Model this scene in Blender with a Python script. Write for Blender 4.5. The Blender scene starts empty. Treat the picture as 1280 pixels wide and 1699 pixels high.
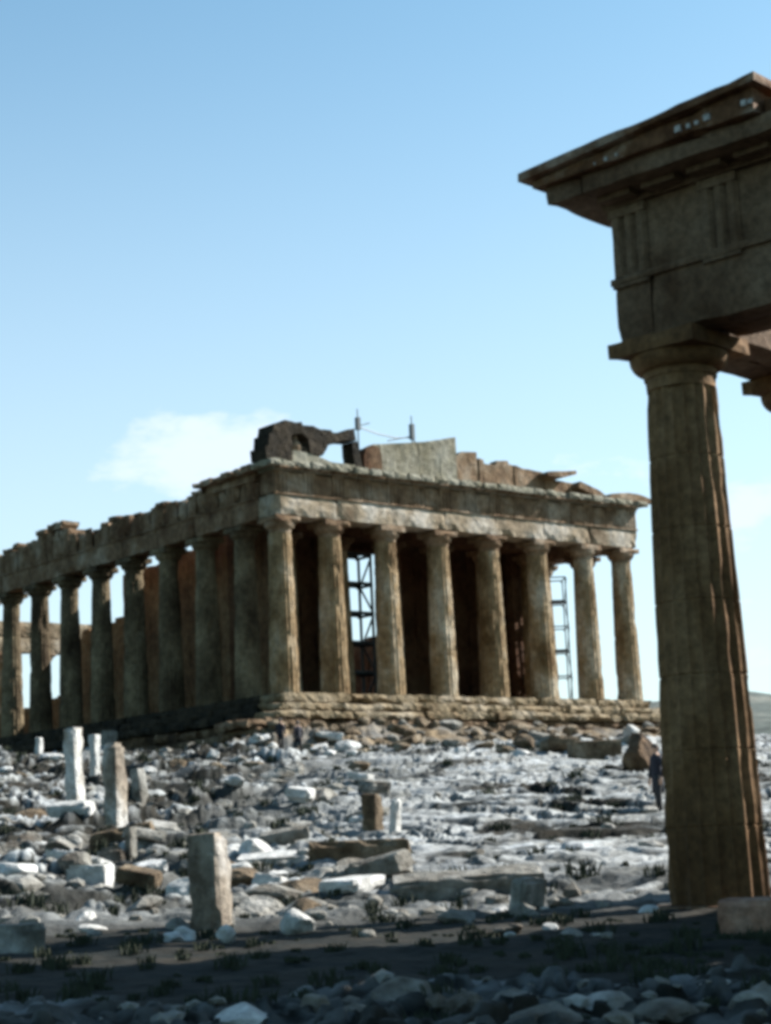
import bpy, math, random
import numpy as np
from mathutils import Vector, Matrix, noise as mn

SC = bpy.context.scene
COL = SC.collection
R = math.radians
random.seed(7)

# ------------------------------------------------------------------ camera
CAM = Vector((-87.724, 63.363, -9.312))
YAW, PITCH, ROLL, FPX = -0.683953, 0.181266, -0.0454304, 3074.63
_f = Vector((math.cos(YAW) * math.cos(PITCH), math.sin(YAW) * math.cos(PITCH), math.sin(PITCH)))
_r0 = Vector((math.sin(YAW), -math.cos(YAW), 0))
_u0 = _r0.cross(_f)
_r = math.cos(ROLL) * _r0 + math.sin(ROLL) * _u0
_u = -math.sin(ROLL) * _r0 + math.cos(ROLL) * _u0
cd = bpy.data.cameras.new('camera')
cam = bpy.data.objects.new('camera', cd)
COL.objects.link(cam)
cam.matrix_world = Matrix(((_r.x, _u.x, -_f.x, CAM.x), (_r.y, _u.y, -_f.y, CAM.y), (_r.z, _u.z, -_f.z, CAM.z), (0, 0, 0, 1)))
cd.sensor_fit = 'HORIZONTAL'
cd.sensor_width = 36
cd.lens = 36 * FPX / 1280
cd.clip_start = 0.3
cd.clip_end = 40000
SC.camera = cam

# ------------------------------------------------------------------ light
SUN_AZ, SUN_EL = R(196.5), R(36)
w = bpy.data.worlds.new('World')
SC.world = w
w.use_nodes = True
nt = w.node_tree
nt.nodes.clear()


def N(t, **k):
    n = nt.nodes.new(t)
    for a, b in k.items():
        setattr(n, a, b)
    return n


L = lambda a, b: nt.links.new(a, b)
sky = N('ShaderNodeTexSky', sky_type='NISHITA', sun_disc=False)
sky.sun_elevation = SUN_EL
sky.sun_rotation = SUN_AZ
sky.air_density = 1.2
sky.dust_density = 0.7
sky.ozone_density = 2.6
tc = N('ShaderNodeTexCoord')
sep = N('ShaderNodeSeparateXYZ')
L(tc.outputs['Generated'], sep.inputs[0])
mp = N('ShaderNodeMapping')
mp.inputs['Scale'].default_value = (1, 1, 2.3)
L(tc.outputs['Generated'], mp.inputs['Vector'])
nz = N('ShaderNodeTexNoise')
nz.inputs['Scale'].default_value = 11
nz.inputs['Detail'].default_value = 7
nz.inputs['Roughness'].default_value = 0.58
L(mp.outputs[0], nz.inputs['Vector'])
CLOUDS = [(-0.5962, 0.2265, 0.1, 0.2), (-0.5628, 0.211, 0.07, 0.18), (-0.633, 0.2351, 0.07, 0.17), (-0.8039, 0.2004, 0.08, 0.24), (-0.8869, 0.1844, 0.1, 0.22), (-0.4879, 0.18, 0.08, 0.16), (-0.5558, 0.1918, 0.06, 0.2)]
elm = N('ShaderNodeMapRange', clamp=True)              # clouds thicken towards the horizon
elm.inputs['From Min'].default_value = 0.12
elm.inputs['From Max'].default_value = 0.33
elm.inputs['To Min'].default_value = -0.02
elm.inputs['To Max'].default_value = -0.60
L(sep.outputs['Z'], elm.inputs['Value'])
ad = N('ShaderNodeMath', operation='ADD')
nzs = N('ShaderNodeMath', operation='MULTIPLY_ADD')
nzs.inputs[1].default_value = 2.5
nzs.inputs[2].default_value = -0.77
L(nz.outputs['Fac'], nzs.inputs[0])
L(nzs.outputs[0], ad.inputs[0])
prev = elm.outputs[0]
for (az_, el_, rad_, amt_) in CLOUDS:                  # where the cloud banks stand in the sky
    dn = N('ShaderNodeVectorMath', operation='SUBTRACT')
    dn.inputs[1].default_value = (math.cos(el_) * math.cos(az_), math.cos(el_) * math.sin(az_), math.sin(el_))
    L(tc.outputs['Generated'], dn.inputs[0])
    dm = N('ShaderNodeVectorMath', operation='MULTIPLY')
    dm.inputs[1].default_value = (1, 1, 1.9)
    L(dn.outputs[0], dm.inputs[0])
    dl = N('ShaderNodeVectorMath', operation='LENGTH')
    L(dm.outputs[0], dl.inputs[0])
    dr = N('ShaderNodeMapRange', clamp=True, interpolation_type='SMOOTHSTEP')
    dr.inputs['From Min'].default_value = rad_
    dr.inputs['From Max'].default_value = rad_ * .05
    dr.inputs['To Max'].default_value = amt_ * 1.75
    L(dl.outputs['Value'], dr.inputs['Value'])
    mm = N('ShaderNodeMath', operation='ADD')
    L(prev, mm.inputs[0]); L(dr.outputs[0], mm.inputs[1])
    prev = mm.outputs[0]
L(prev, ad.inputs[1])
cr = N('ShaderNodeMapRange', clamp=True, interpolation_type='SMOOTHSTEP')
cr.inputs['From Min'].default_value = 0.30
cr.inputs['From Max'].default_value = 1.0
cr.inputs['To Max'].default_value = 0.85
L(ad.outputs[0], cr.inputs['Value'])
mix = N('ShaderNodeMix', data_type='RGBA')
CLOUD_V = 6.6
mix.inputs[7].default_value = (CLOUD_V * .80, CLOUD_V * .90, CLOUD_V * 1.04, 1)
hzv = N('ShaderNodeMapRange', clamp=True, interpolation_type='SMOOTHSTEP')   # pale veil low over the horizon
hzv.inputs['From Min'].default_value = 0.50
hzv.inputs['From Max'].default_value = 0.04
hzv.inputs['To Max'].default_value = 0.56
L(sep.outputs['Z'], hzv.inputs['Value'])
mxx = N('ShaderNodeMath', operation='MAXIMUM')
L(cr.outputs[0], mxx.inputs[0])
L(hzv.outputs[0], mxx.inputs[1])
vd = N('ShaderNodeVectorMath', operation='DOT_PRODUCT')        # clouds and veil kept to the south-east to cut skylight from behind
vd.inputs[1].default_value = (.775, -.632, 0)
L(tc.outputs['Generated'], vd.inputs[0])
vm = N('ShaderNodeMapRange', clamp=True, interpolation_type='SMOOTHSTEP')
vm.inputs['From Min'].default_value = 0.35
vm.inputs['From Max'].default_value = 0.88
L(vd.outputs['Value'], vm.inputs['Value'])
vx = N('ShaderNodeMath', operation='MULTIPLY')
L(mxx.outputs[0], vx.inputs[0])
L(vm.outputs[0], vx.inputs[1])
L(vx.outputs[0], mix.inputs[0])
tint = N('ShaderNodeMix', data_type='RGBA', blend_type='MULTIPLY')
tint.inputs[0].default_value = 1
tint.inputs[7].default_value = (.86, 1.07, 1.0, 1)
L(sky.outputs[0], tint.inputs[6])
L(tint.outputs[2], mix.inputs[6])
bg = N('ShaderNodeBackground')
bg.inputs['Strength'].default_value = 0.064
L(mix.outputs[2], bg.inputs['Color'])
wo = N('ShaderNodeOutputWorld')
L(bg.outputs[0], wo.inputs['Surface'])

sd = bpy.data.lights.new('sun', 'SUN')
sd.energy = 5.0
sd.angle = R(0.5)
sd.color = (1.0, 0.975, 0.93)
sun = bpy.data.objects.new('sun', sd)
COL.objects.link(sun)
SUN = Vector((math.sin(SUN_AZ) * math.cos(SUN_EL), math.cos(SUN_AZ) * math.cos(SUN_EL), math.sin(SUN_EL)))
sun.rotation_euler = SUN.to_track_quat('Z', 'Y').to_euler()
sun.location = (0, 0, 60)

SC.view_settings.view_transform = 'Standard'
SC.view_settings.look = 'None'
SC.view_settings.exposure = 1.5
SC.view_settings.gamma = 1.0
SC.render.engine = 'CYCLES'
SC.cycles.pixel_filter_type = 'BLACKMAN_HARRIS'
SC.cycles.filter_width = 4.0


# ------------------------------------------------------------------ helpers
def ray(px, py):
    return _f + _r * ((px - 640) / FPX) - _u * ((py - 849.5) / FPX)


def on_plane(px, py, axis, val):
    d = ray(px, py)
    return CAM + d * ((val - CAM[axis]) / d[axis])


def tag(o, label=None, cat=None, group=None, kind=None):
    if label: o['label'] = label
    if cat: o['category'] = cat
    if group: o['group'] = group
    if kind: o['kind'] = kind
    return o


def empty(name, loc=(0, 0, 0), rz=0):
    o = bpy.data.objects.new(name, None)
    COL.objects.link(o)
    o.location = loc
    o.rotation_euler = (0, 0, rz)
    o.empty_display_size = .3
    return o


class MB:
    def __init__(s):
        s.v = []; s.f = []

    def add(s, vs, fs):
        k = len(s.v)
        s.v.extend(vs)
        s.f.extend([tuple(i + k for i in f) for f in fs])
        return s

    def box(s, x0, x1, y0, y1, z0, z1, rz=0, c=None):
        vs = [(x, y, z) for x in (x0, x1) for y in (y0, y1) for z in (z0, z1)]
        if rz:
            cx, cy = c or ((x0 + x1) / 2, (y0 + y1) / 2)
            co, si = math.cos(rz), math.sin(rz)
            vs = [(cx + (x - cx) * co - (y - cy) * si, cy + (x - cx) * si + (y - cy) * co, z) for x, y, z in vs]
        return s.add(vs, [(0, 1, 3, 2), (4, 6, 7, 5), (0, 4, 5, 1), (2, 3, 7, 6), (0, 2, 6, 4), (1, 5, 7, 3)])

    def rbox(s, x0, x1, y0, y1, z0, z1, res=.5, amp=.03, chip=.08, seed=0, freq=.9):
        """a subdivided block with a worn, chipped surface"""
        dx, dy, dz = x1 - x0, y1 - y0, z1 - z0
        nx, ny, nz_ = [max(2, min(60, int(round(d / res)))) for d in (dx, dy, dz)]
        idx = {}
        off = Vector((seed * 3.17, seed * 1.31, seed * 7.7))
        m = min(dx, dy, dz)
        chip = min(chip, m * .3)

        def P(i, j, k):
            q = (i, j, k)
            if q in idx: return idx[q]
            p = Vector((x0 + dx * i / nx, y0 + dy * j / ny, z0 + dz * k / nz_))
            e = [(-1 if i == 0 else 1 if i == nx else 0), (-1 if j == 0 else 1 if j == ny else 0), (-1 if k == 0 else 1 if k == nz_ else 0)]
            nn = mn.noise_vector((p + off) * freq) * amp + mn.noise_vector((p + off) * freq * 3.1) * amp * .5
            if sum(map(abs, e)) >= 2:
                c = max(0, mn.noise((p + off) * 1.1) * 1.6 - .05) + max(0, mn.noise((p + off) * 3.3)) * .6 + .12
                nn = nn - Vector(e) * c * chip
            p = p + nn
            idx[q] = len(s.v)
            s.v.append(tuple(p))
            return idx[q]
        for i in range(nx):
            for j in range(ny):
                s.f.append((P(i, j, 0), P(i, j + 1, 0), P(i + 1, j + 1, 0), P(i + 1, j, 0)))
                s.f.append((P(i, j, nz_), P(i + 1, j, nz_), P(i + 1, j + 1, nz_), P(i, j + 1, nz_)))
        for i in range(nx):
            for k in range(nz_):
                s.f.append((P(i, 0, k), P(i + 1, 0, k), P(i + 1, 0, k + 1), P(i, 0, k + 1)))
                s.f.append((P(i, ny, k), P(i, ny, k + 1), P(i + 1, ny, k + 1), P(i + 1, ny, k)))
        for j in range(ny):
            for k in range(nz_):
                s.f.append((P(0, j, k), P(0, j, k + 1), P(0, j + 1, k + 1), P(0, j + 1, k)))
                s.f.append((P(nx, j, k), P(nx, j + 1, k), P(nx, j + 1, k + 1), P(nx, j, k + 1)))
        return s

    def wall(s, axis, a0, a1, c0, c1, z0, ztop, joint_h=.52, step=.6, amp=.04, seed=0):
        """coursed wall along an axis, broken top given by ztop(a); built from columns of blocks sharing one skin"""
        n = max(1, int(round((a1 - a0) / step)))
        for i in range(n):
            p, q = a0 + (a1 - a0) * i / n, a0 + (a1 - a0) * (i + 1) / n
            h = ztop((p + q) / 2) + mn.noise(Vector((p * .9, seed, 0))) * .25
            if h - z0 < .15: continue
            g = .004 * (i % 2)
            if axis == 'x': s.rbox(p, q + .012, c0 - g, c1 + g, z0, h, .7, amp, .12, seed)
            else: s.rbox(c0 - g, c1 + g, p, q + .012, z0, h, .7, amp, .12, seed)
        return s

    def tube(s, a, b, r, n=8, r2=None):
        a, b = Vector(a), Vector(b)
        d = (b - a).normalized()
        u = d.orthogonal().normalized(); v = d.cross(u)
        r2 = r if r2 is None else r2
        vs = [tuple(a + (u * math.cos(t) + v * math.sin(t)) * r) for t in [2 * math.pi * i / n for i in range(n)]]
        vs += [tuple(b + (u * math.cos(t) + v * math.sin(t)) * r2) for t in [2 * math.pi * i / n for i in range(n)]]
        fs = [(i, (i + 1) % n, n + (i + 1) % n, n + i) for i in range(n)] + [tuple(range(n - 1, -1, -1)), tuple(range(n, 2 * n))]
        return s.add(vs, fs)

    def lathe(s, prof, n=40, c=(0, 0), cap=True, wob=0, seed=0):
        vs = []
        for r, z in prof:
            for i in range(n):
                t = 2 * math.pi * i / n
                rr = r * (1 + wob * mn.noise(Vector((math.cos(t) * 2, math.sin(t) * 2, z * 2 + seed))))
                vs.append((c[0] + rr * math.cos(t), c[1] + rr * math.sin(t), z))
        fs = []
        for k in range(len(prof) - 1):
            for i in range(n):
                fs.append((k * n + i, k * n + (i + 1) % n, (k + 1) * n + (i + 1) % n, (k + 1) * n + i))
        if cap:
            fs.append(tuple(range(n - 1, -1, -1)))
            fs.append(tuple(range((len(prof) - 1) * n, len(prof) * n)))
        return s.add(vs, fs)

    def mesh(s, name, mat, smooth=False):
        m = bpy.data.meshes.new(name)
        m.from_pydata(s.v, [], s.f)
        m.materials.append(mat)
        if smooth:
            m.polygons.foreach_set('use_smooth', [True] * len(m.polygons))
        m.update()
        return m

    def build(s, name, mat, parent=None, smooth=False, loc=None):
        o = bpy.data.objects.new(name, s.mesh(name, mat, smooth))
        COL.objects.link(o)
        if parent: o.parent = parent
        if loc: o.location = loc
        return o


def obj_of(name, mesh, parent=None, loc=(0, 0, 0), rz=0):
    o = bpy.data.objects.new(name, mesh)
    COL.objects.link(o)
    o.location = loc
    o.rotation_euler = (0, 0, rz)
    if parent: o.parent = parent
    return o


# ------------------------------------------------------------------ materials
WARM = ('entablature_marble', 'step_marble', 'porch_column_marble', 'cella_marble', 'gutter_marble', 'foundation_stone', 'dark_shaded_marble', 'pink_marble')
ALB = {'shaded_north_column_marble': .75, 'fire_reddened_marble': .42, 'bare_limestone': .52, 'limestone_rock': .42, 'white_marble': .60, 'marble_post': .60, 'brown_stone': .46, 'architrave_marble': .66, 'tympanum_marble': .52,
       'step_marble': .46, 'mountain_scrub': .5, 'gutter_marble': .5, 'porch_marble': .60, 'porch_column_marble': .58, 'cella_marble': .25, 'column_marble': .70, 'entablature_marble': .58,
       'foundation_stone': .55, 'dark_shaded_marble': .22}


def stone(name, cols, scale=.6, bump=.35, fine=6.0, streak=0.0, rough=.9, pits=.5, dist=.06):
    """weathered stone: large patches of patina, fine grain, pits; all in object space"""
    m = bpy.data.materials.new(name)
    m.use_nodes = True
    t = m.node_tree
    t.nodes.clear()
    n = lambda ty, **k: _nk(t, ty, k)
    out = n('ShaderNodeOutputMaterial'); b = n('ShaderNodeBsdfPrincipled')
    b.inputs['Roughness'].default_value = rough
    b.inputs['Specular IOR Level'].default_value = .15
    t.links.new(b.outputs[0], out.inputs[0])
    g = n('ShaderNodeNewGeometry')
    mpg = n('ShaderNodeMapping')
    mpg.inputs['Scale'].default_value = (1, 1, 1 - .7 * streak)
    t.links.new(g.outputs['Position'], mpg.inputs[0])
    n1 = n('ShaderNodeTexNoise'); n1.inputs['Scale'].default_value = scale; n1.inputs['Detail'].default_value = 6; n1.inputs['Roughness'].default_value = .62
    t.links.new(mpg.outputs[0], n1.inputs['Vector'])
    ramp = n('ShaderNodeValToRGB')
    e = ramp.color_ramp.elements
    while len(e) < len(cols): e.new(.5)
    for i, c in enumerate(cols):
        e[i].position = .33 + .34 * i / (len(cols) - 1)
        k_ = ALB.get(name, .5)
        wm = (1.10, .97, .93) if name in WARM else (.97, 1.0, 1.0) if name == 'bare_limestone' else (1.07, .98, .90) if name in ('column_marble', 'porch_marble', 'porch_column_marble', 'architrave_marble') else (1, 1, 1)
        e[i].color = (*[q * k_ * u_ for q, u_ in zip(c, wm)], 1)
    t.links.new(n1.outputs['Fac'], ramp.inputs[0])
    n2 = n('ShaderNodeTexNoise'); n2.inputs['Scale'].default_value = fine; n2.inputs['Detail'].default_value = 5; n2.inputs['Roughness'].default_value = .7
    t.links.new(g.outputs['Position'], n2.inputs['Vector'])
    mr = n('ShaderNodeMapRange'); mr.inputs['From Min'].default_value = .3; mr.inputs['From Max'].default_value = .7
    mr.inputs['To Min'].default_value = .55; mr.inputs['To Max'].default_value = 1.35
    t.links.new(n2.outputs['Fac'], mr.inputs['Value'])
    mul = n('ShaderNodeMix', data_type='RGBA', blend_type='MULTIPLY'); mul.inputs[0].default_value = 1
    t.links.new(ramp.outputs[0], mul.inputs[6]); t.links.new(mr.outputs[0], mul.inputs[7])
    t.links.new(mul.outputs[2], b.inputs['Base Color'])
    v = n('ShaderNodeTexVoronoi'); v.inputs['Scale'].default_value = fine * .6
    t.links.new(g.outputs['Position'], v.inputs['Vector'])
    a = n('ShaderNodeMath', operation='MULTIPLY_ADD'); a.inputs[1].default_value = pits
    t.links.new(v.outputs['Distance'], a.inputs[0]); t.links.new(n2.outputs['Fac'], a.inputs[2])
    a2 = n('ShaderNodeMath', operation='MULTIPLY_ADD'); a2.inputs[1].default_value = 1.5
    t.links.new(n1.outputs['Fac'], a2.inputs[0]); t.links.new(a.outputs[0], a2.inputs[2])
    bp = n('ShaderNodeBump'); bp.inputs['Strength'].default_value = bump; bp.inputs['Distance'].default_value = dist * 3
    t.links.new(a2.outputs[0], bp.inputs['Height'])
    t.links.new(bp.outputs[0], b.inputs['Normal'])
    return m


def _nk(t, ty, k):
    x = t.nodes.new(ty)
    for a, b in k.items(): setattr(x, a, b)
    return x


def plain(name, col, rough=.8, metal=0):
    m = bpy.data.materials.new(name)
    m.use_nodes = True
    t = m.node_tree
    b = t.nodes['Principled BSDF']
    b.inputs['Roughness'].default_value = rough
    b.inputs['Metallic'].default_value = metal
    nn = t.nodes.new('ShaderNodeTexNoise'); nn.inputs['Scale'].default_value = 9
    mr = t.nodes.new('ShaderNodeMapRange'); mr.inputs['To Min'].default_value = .7; mr.inputs['To Max'].default_value = 1.3
    t.links.new(nn.outputs['Fac'], mr.inputs['Value'])
    mx = t.nodes.new('ShaderNodeMix'); mx.data_type = 'RGBA'; mx.blend_type = 'MULTIPLY'; mx.inputs[0].default_value = 1
    mx.inputs[6].default_value = (*col, 1)
    t.links.new(mr.outputs[0], mx.inputs[7]); t.links.new(mx.outputs[2], b.inputs['Base Color'])
    return m


M_COLUMN = stone('column_marble', [(.12, .075, .032), (.29, .22, .13), (.50, .46, .37)], .55, .5, 3.2, .6)
M_ENT = stone('entablature_marble', [(.12, .07, .038), (.26, .19, .115), (.47, .42, .32)], .45, .55, 2.6, .2)
M_ARCH = stone('architrave_marble', [(.17, .125, .08), (.36, .31, .23), (.58, .57, .53)], .4, .5, 2.6, .2)
M_TYMP = stone('tympanum_marble', [(.26, .23, .15), (.40, .37, .28), (.48, .46, .38)], .5, .4, 3, .3)
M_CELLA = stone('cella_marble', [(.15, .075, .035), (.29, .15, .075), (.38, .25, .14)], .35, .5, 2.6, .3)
M_STEP = stone('step_marble', [(.20, .15, .08), (.38, .33, .21), (.50, .47, .36)], .5, .5, 3, 0)
M_NSTEP = stone('dark_shaded_marble', [(.03, .03, .02), (.09, .075, .045), (.18, .15, .10)], .7, .6, 3, 0)  # north steps carry their shade in this colour; dark corner blocks share it
M_FOUND = stone('foundation_stone', [(.05, .033, .018), (.17, .12, .07), (.34, .28, .19)], .7, .8, 3, 0, pits=1)
M_PORCH_COL = stone('porch_column_marble', [(.11, .065, .03), (.20, .125, .058), (.34, .24, .13)], .6, .3, 7, .7, dist=.02)
M_PORCH = stone('porch_marble', [(.10, .06, .035), (.19, .135, .09), (.27, .21, .15)], .55, .35, 7, .3, dist=.03)
M_SIMA = stone('gutter_marble', [(.10, .05, .025), (.22, .13, .07), (.50, .44, .34)], 1.1, .4, 5, 0, dist=.03)
M_LIME = stone('limestone_rock', [(.16, .13, .10), (.40, .38, .33), (.68, .66, .61)], .9, .6, 5, 0)
M_PINK = stone('pink_marble', [(.30, .17, .12), (.44, .28, .20), (.56, .42, .33)], 1.2, .3, 6, 0)
M_WHITE = stone('white_marble', [(.50, .48, .44), (.64, .63, .60), (.74, .74, .73)], 1.0, .35, 6, 0)
M_BROWNST = stone('brown_stone', [(.11, .075, .045), (.26, .19, .12), (.44, .36, .26)], 1.1, .6, 5, 0)
M_POST = stone('marble_post', [(.14, .10, .07), (.40, .34, .27), (.84, .83, .80)], .6, .5, 5, .6)
M_STEEL = plain('dark_steel', (.05, .06, .065), .5, .3)
M_PLANK = plain('scaffold_plank', (.10, .09, .07), .8)
M_COAT = plain('dark_wool', (.012, .012, .02), .95)
M_TROUSER = plain('dark_trousers', (.02, .02, .022), .95)
M_SKIN = plain('skin', (.42, .25, .17), .6)
M_HAIR = plain('dark_hair', (.02, .014, .01), .7)
M_SHIRT = plain('pale_shirt', (.32, .30, .30), .9)


# ------------------------------------------------------------------ numpy noise
_rs = np.random.RandomState(11)
_perm = _rs.permutation(4096)


def _h(ix, iy, k=0):
    return _perm[(_perm[(ix + k * 37) & 4095] + iy) & 4095]


def vnoise(x, y, k=0):
    ix = np.floor(x).astype(np.int64); iy = np.floor(y).astype(np.int64)
    fx = x - ix; fy = y - iy
    u = fx * fx * fx * (fx * (fx * 6 - 15) + 10); v = fy * fy * fy * (fy * (fy * 6 - 15) + 10)

    def g(a, b, p, q):
        t = _h(a, b, k) * (2 * np.pi / 4096)
        return np.cos(t) * p + np.sin(t) * q
    return ((g(ix, iy, fx, fy) * (1 - u) + g(ix + 1, iy, fx - 1, fy) * u) * (1 - v) +
            (g(ix, iy + 1, fx, fy - 1) * (1 - u) + g(ix + 1, iy + 1, fx - 1, fy - 1) * u) * v) * 1.5


def fbm(x, y, o=4, k=0, gain=.5):
    s = 0; a = 1
    for i in range(o):
        s = s + a * vnoise(x * 2 ** i, y * 2 ** i, k + i * 5); a *= gain
    return s


def worley(x, y, k=0):
    ix = np.floor(x).astype(np.int64); iy = np.floor(y).astype(np.int64)
    d1 = np.full(x.shape, 9.); d2 = np.full(x.shape, 9.); cid = np.zeros(x.shape)
    for a in (-1, 0, 1):
        for b in (-1, 0, 1):
            cx = ix + a; cy = iy + b
            h1 = _h(cx, cy, k) / 4096.; h2 = _h(cy, cx, k + 9) / 4096.
            d = (cx + h1 - x) ** 2 + (cy + h2 - y) ** 2
            m = d < d1
            d2 = np.where(m, d1, np.minimum(d2, d)); cid = np.where(m, _h(cx, cy, k + 3) / 4096., cid); d1 = np.where(m, d, d1)
    return np.sqrt(d1), np.sqrt(d2), cid


def sstep(a, b, x):
    t = np.clip((x - a) / (b - a), 0, 1)
    return t * t * (3 - 2 * t)


# ------------------------------------------------------------------ terrain
FX, FY = math.cos(YAW), math.sin(YAW)
RX, RY = math.sin(YAW), -math.cos(YAW)
GT = [-200, -40, 0, 14, 24, 31, 40, 50, 60, 80, 95, 106, 127, 165, 260, 500, 900, 20000]
GZ = [-12, -3.4, -1.75, -1.45, -1.25, -1.12, -.55, .3, 1.25, 3.2, 4.8, 5.75, 6.35, 6.9, 5.5, -30, -95, -110]


def base_h(x, y):
    dx = x - CAM.x; dy = y - CAM.y
    t = dx * FX + dy * FY; s = dx * RX + dy * RY
    z = np.interp(t, GT, GZ)
    tl = np.clip((t - 55) / 60, 0, 1)
    z = z - .03 * tl * np.clip(s, -60, 40)
    z = z - sstep(70, 200, np.abs(s)) * 40
    # bank of earth and debris heaped against the west footing
    bk_ = sstep(-7.8, -3.0, x) * (x < -.4) * sstep(5.5, 2.5, y) * sstep(-38, -32, y)
    zb = -2.35 + fbm(x * .35, y * .35, 3, 91) * .55
    z = z + (np.maximum(zb - CAM.z, z) - z) * bk_
    return z + CAM.z


def terrain_h(x, y):
    dx = x - CAM.x; dy = y - CAM.y
    t = dx * FX + dy * FY; s = dx * RX + dy * RY
    b = base_h(x, y)
    px = s / np.maximum(t, 5) * FPX + 640                         # how far right of the axis: used for where bedrock lies bare
    # in plan: bare bedrock spur (right) and rubble field (left)
    spur = sstep(-9, 4, s - (t - 60) * .02) * sstep(33, 44, t)
    rub = 1 - spur
    wx = x + fbm(x * .15, y * .15, 3, 1) * 2; wy = y + fbm(x * .15 + 7, y * .15, 3, 2) * 2
    # tilted strata broken in ledges
    q = t * .34 + s * .10 + fbm(wx * .10, wy * .10, 4, 3) * 2.2
    fr = q - np.floor(q)
    ledge = (sstep(.0, .14, fr) - fr) * .30
    q2 = t * 1.15 + s * .30 + fbm(wx * .25, wy * .25, 3, 8) * 2.0
    fr2 = q2 - np.floor(q2)
    ledge2 = (sstep(.0, .2, fr2) - fr2) * .10
    q3 = t * 2.9 + s * .8 + fbm(wx * .35, wy * .35, 3, 14) * 1.6
    fr3 = q3 - np.floor(q3)
    ledge3 = (sstep(.0, .25, fr3) - fr3) * .06
    big = fbm(x * .2, y * .2, 3, 20) * .34
    mid = fbm(x * .9, y * .9, 4, 30, .55) * .08
    # rubble cells, longer across the slope than along it
    ca = (wx - CAM.x) * FX + (wy - CAM.y) * FY; cb_ = (wx - CAM.x) * RX + (wy - CAM.y) * RY
    d1, d2, cid = worley(ca * .85, cb_ * .55, 4)
    e1 = np.clip((d2 - d1) * 2.2, 0, 1)
    r1 = e1 * (.02 + .42 * cid ** 2)
    d1b, d2b, cb = worley(ca * 2.3, cb_ * 1.6, 6)
    e2 = np.clip((d2b - d1b) * 2.4, 0, 1)
    r2 = e2 * (.02 + .15 * cb)
    d1c, d2c, cc = worley(x * 4.1 + mid * 3, y * 4.1, 8)
    r3 = np.clip((d2c - d1c) * 2.6, 0, 1) * (.01 + .13 * cc ** 1.5)
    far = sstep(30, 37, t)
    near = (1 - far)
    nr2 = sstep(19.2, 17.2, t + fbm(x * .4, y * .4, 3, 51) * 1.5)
    disp = far * (spur * (ledge * 1.3 * (.25 + .75 * sstep(38, 62, t)) + ledge2 * 1.6 + ledge3 + mid * .30 + big * .12) +
                  rub * (ledge * (.3 + .7 * sstep(38, 60, t)) + r1 * 1.2 + r2 * .9 + mid * 1.4 + big * (.6 + .6 * sstep(40, 60, t)) - .2))
    disp = disp + near * (mid * .5 + big * .12 + nr2 * (r2 * .5 + r3 + mid * .8))
    top = sstep(103, 112, t)
    disp = disp * (1 - .75 * top)
    # under the temple platform keep it low
    inside = (x > -.6) & (x < 70) & (y < 1) & (y > -31)
    b = np.where(inside, np.minimum(b, -2.6), b)
    patch = fbm(x * .16 + 3, y * .16, 4, 60)
    gap = np.maximum(1 - e1 * 1.6, (1 - e2 * 2.0) * .8)
    soil_shade = rub * far * np.clip(gap * 1.1 + .26 + sstep(-.28, .12, patch) * .97 + (cid < .42) * .8, 0, 1)
    soil_shade = np.maximum(soil_shade, spur * far * np.clip(sstep(.22, .02, fr) * .9 + sstep(.25, .05, fr2) * .6 * sstep(-.5, .1, patch) + sstep(.2, .02, fr3) * .45 * sstep(-.1, .3, patch) + sstep(.25, .5, patch) * .85, 0, 1))
    soil_shade = np.maximum(soil_shade, near * (1 - nr2))
    soil_shade = np.maximum(soil_shade, near * nr2 * np.clip(1.15 - e2 * .38, .80, 1))  # foreground stones darkened through the mask: shade put into their colour
    soil_shade = np.maximum(soil_shade, sstep(104, 110, t) * sstep(8, -2, s) * .9)
    soil_shade = np.maximum(soil_shade, sstep(-8.5, -5.5, x) * (x < 1) * sstep(6, 2.5, y) * sstep(-38, -33, y) * .5)
    soil_shade = np.where((x > -7) & (x < 0) & (y < 4) & (y > -36), np.minimum(soil_shade, .40), soil_shade)
    soil_shade = np.maximum(soil_shade, sstep(11.3, 12.3, s - (t - 58) * .2) * .75 * far)
    return b + disp, np.clip(soil_shade, 0, 1)


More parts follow.
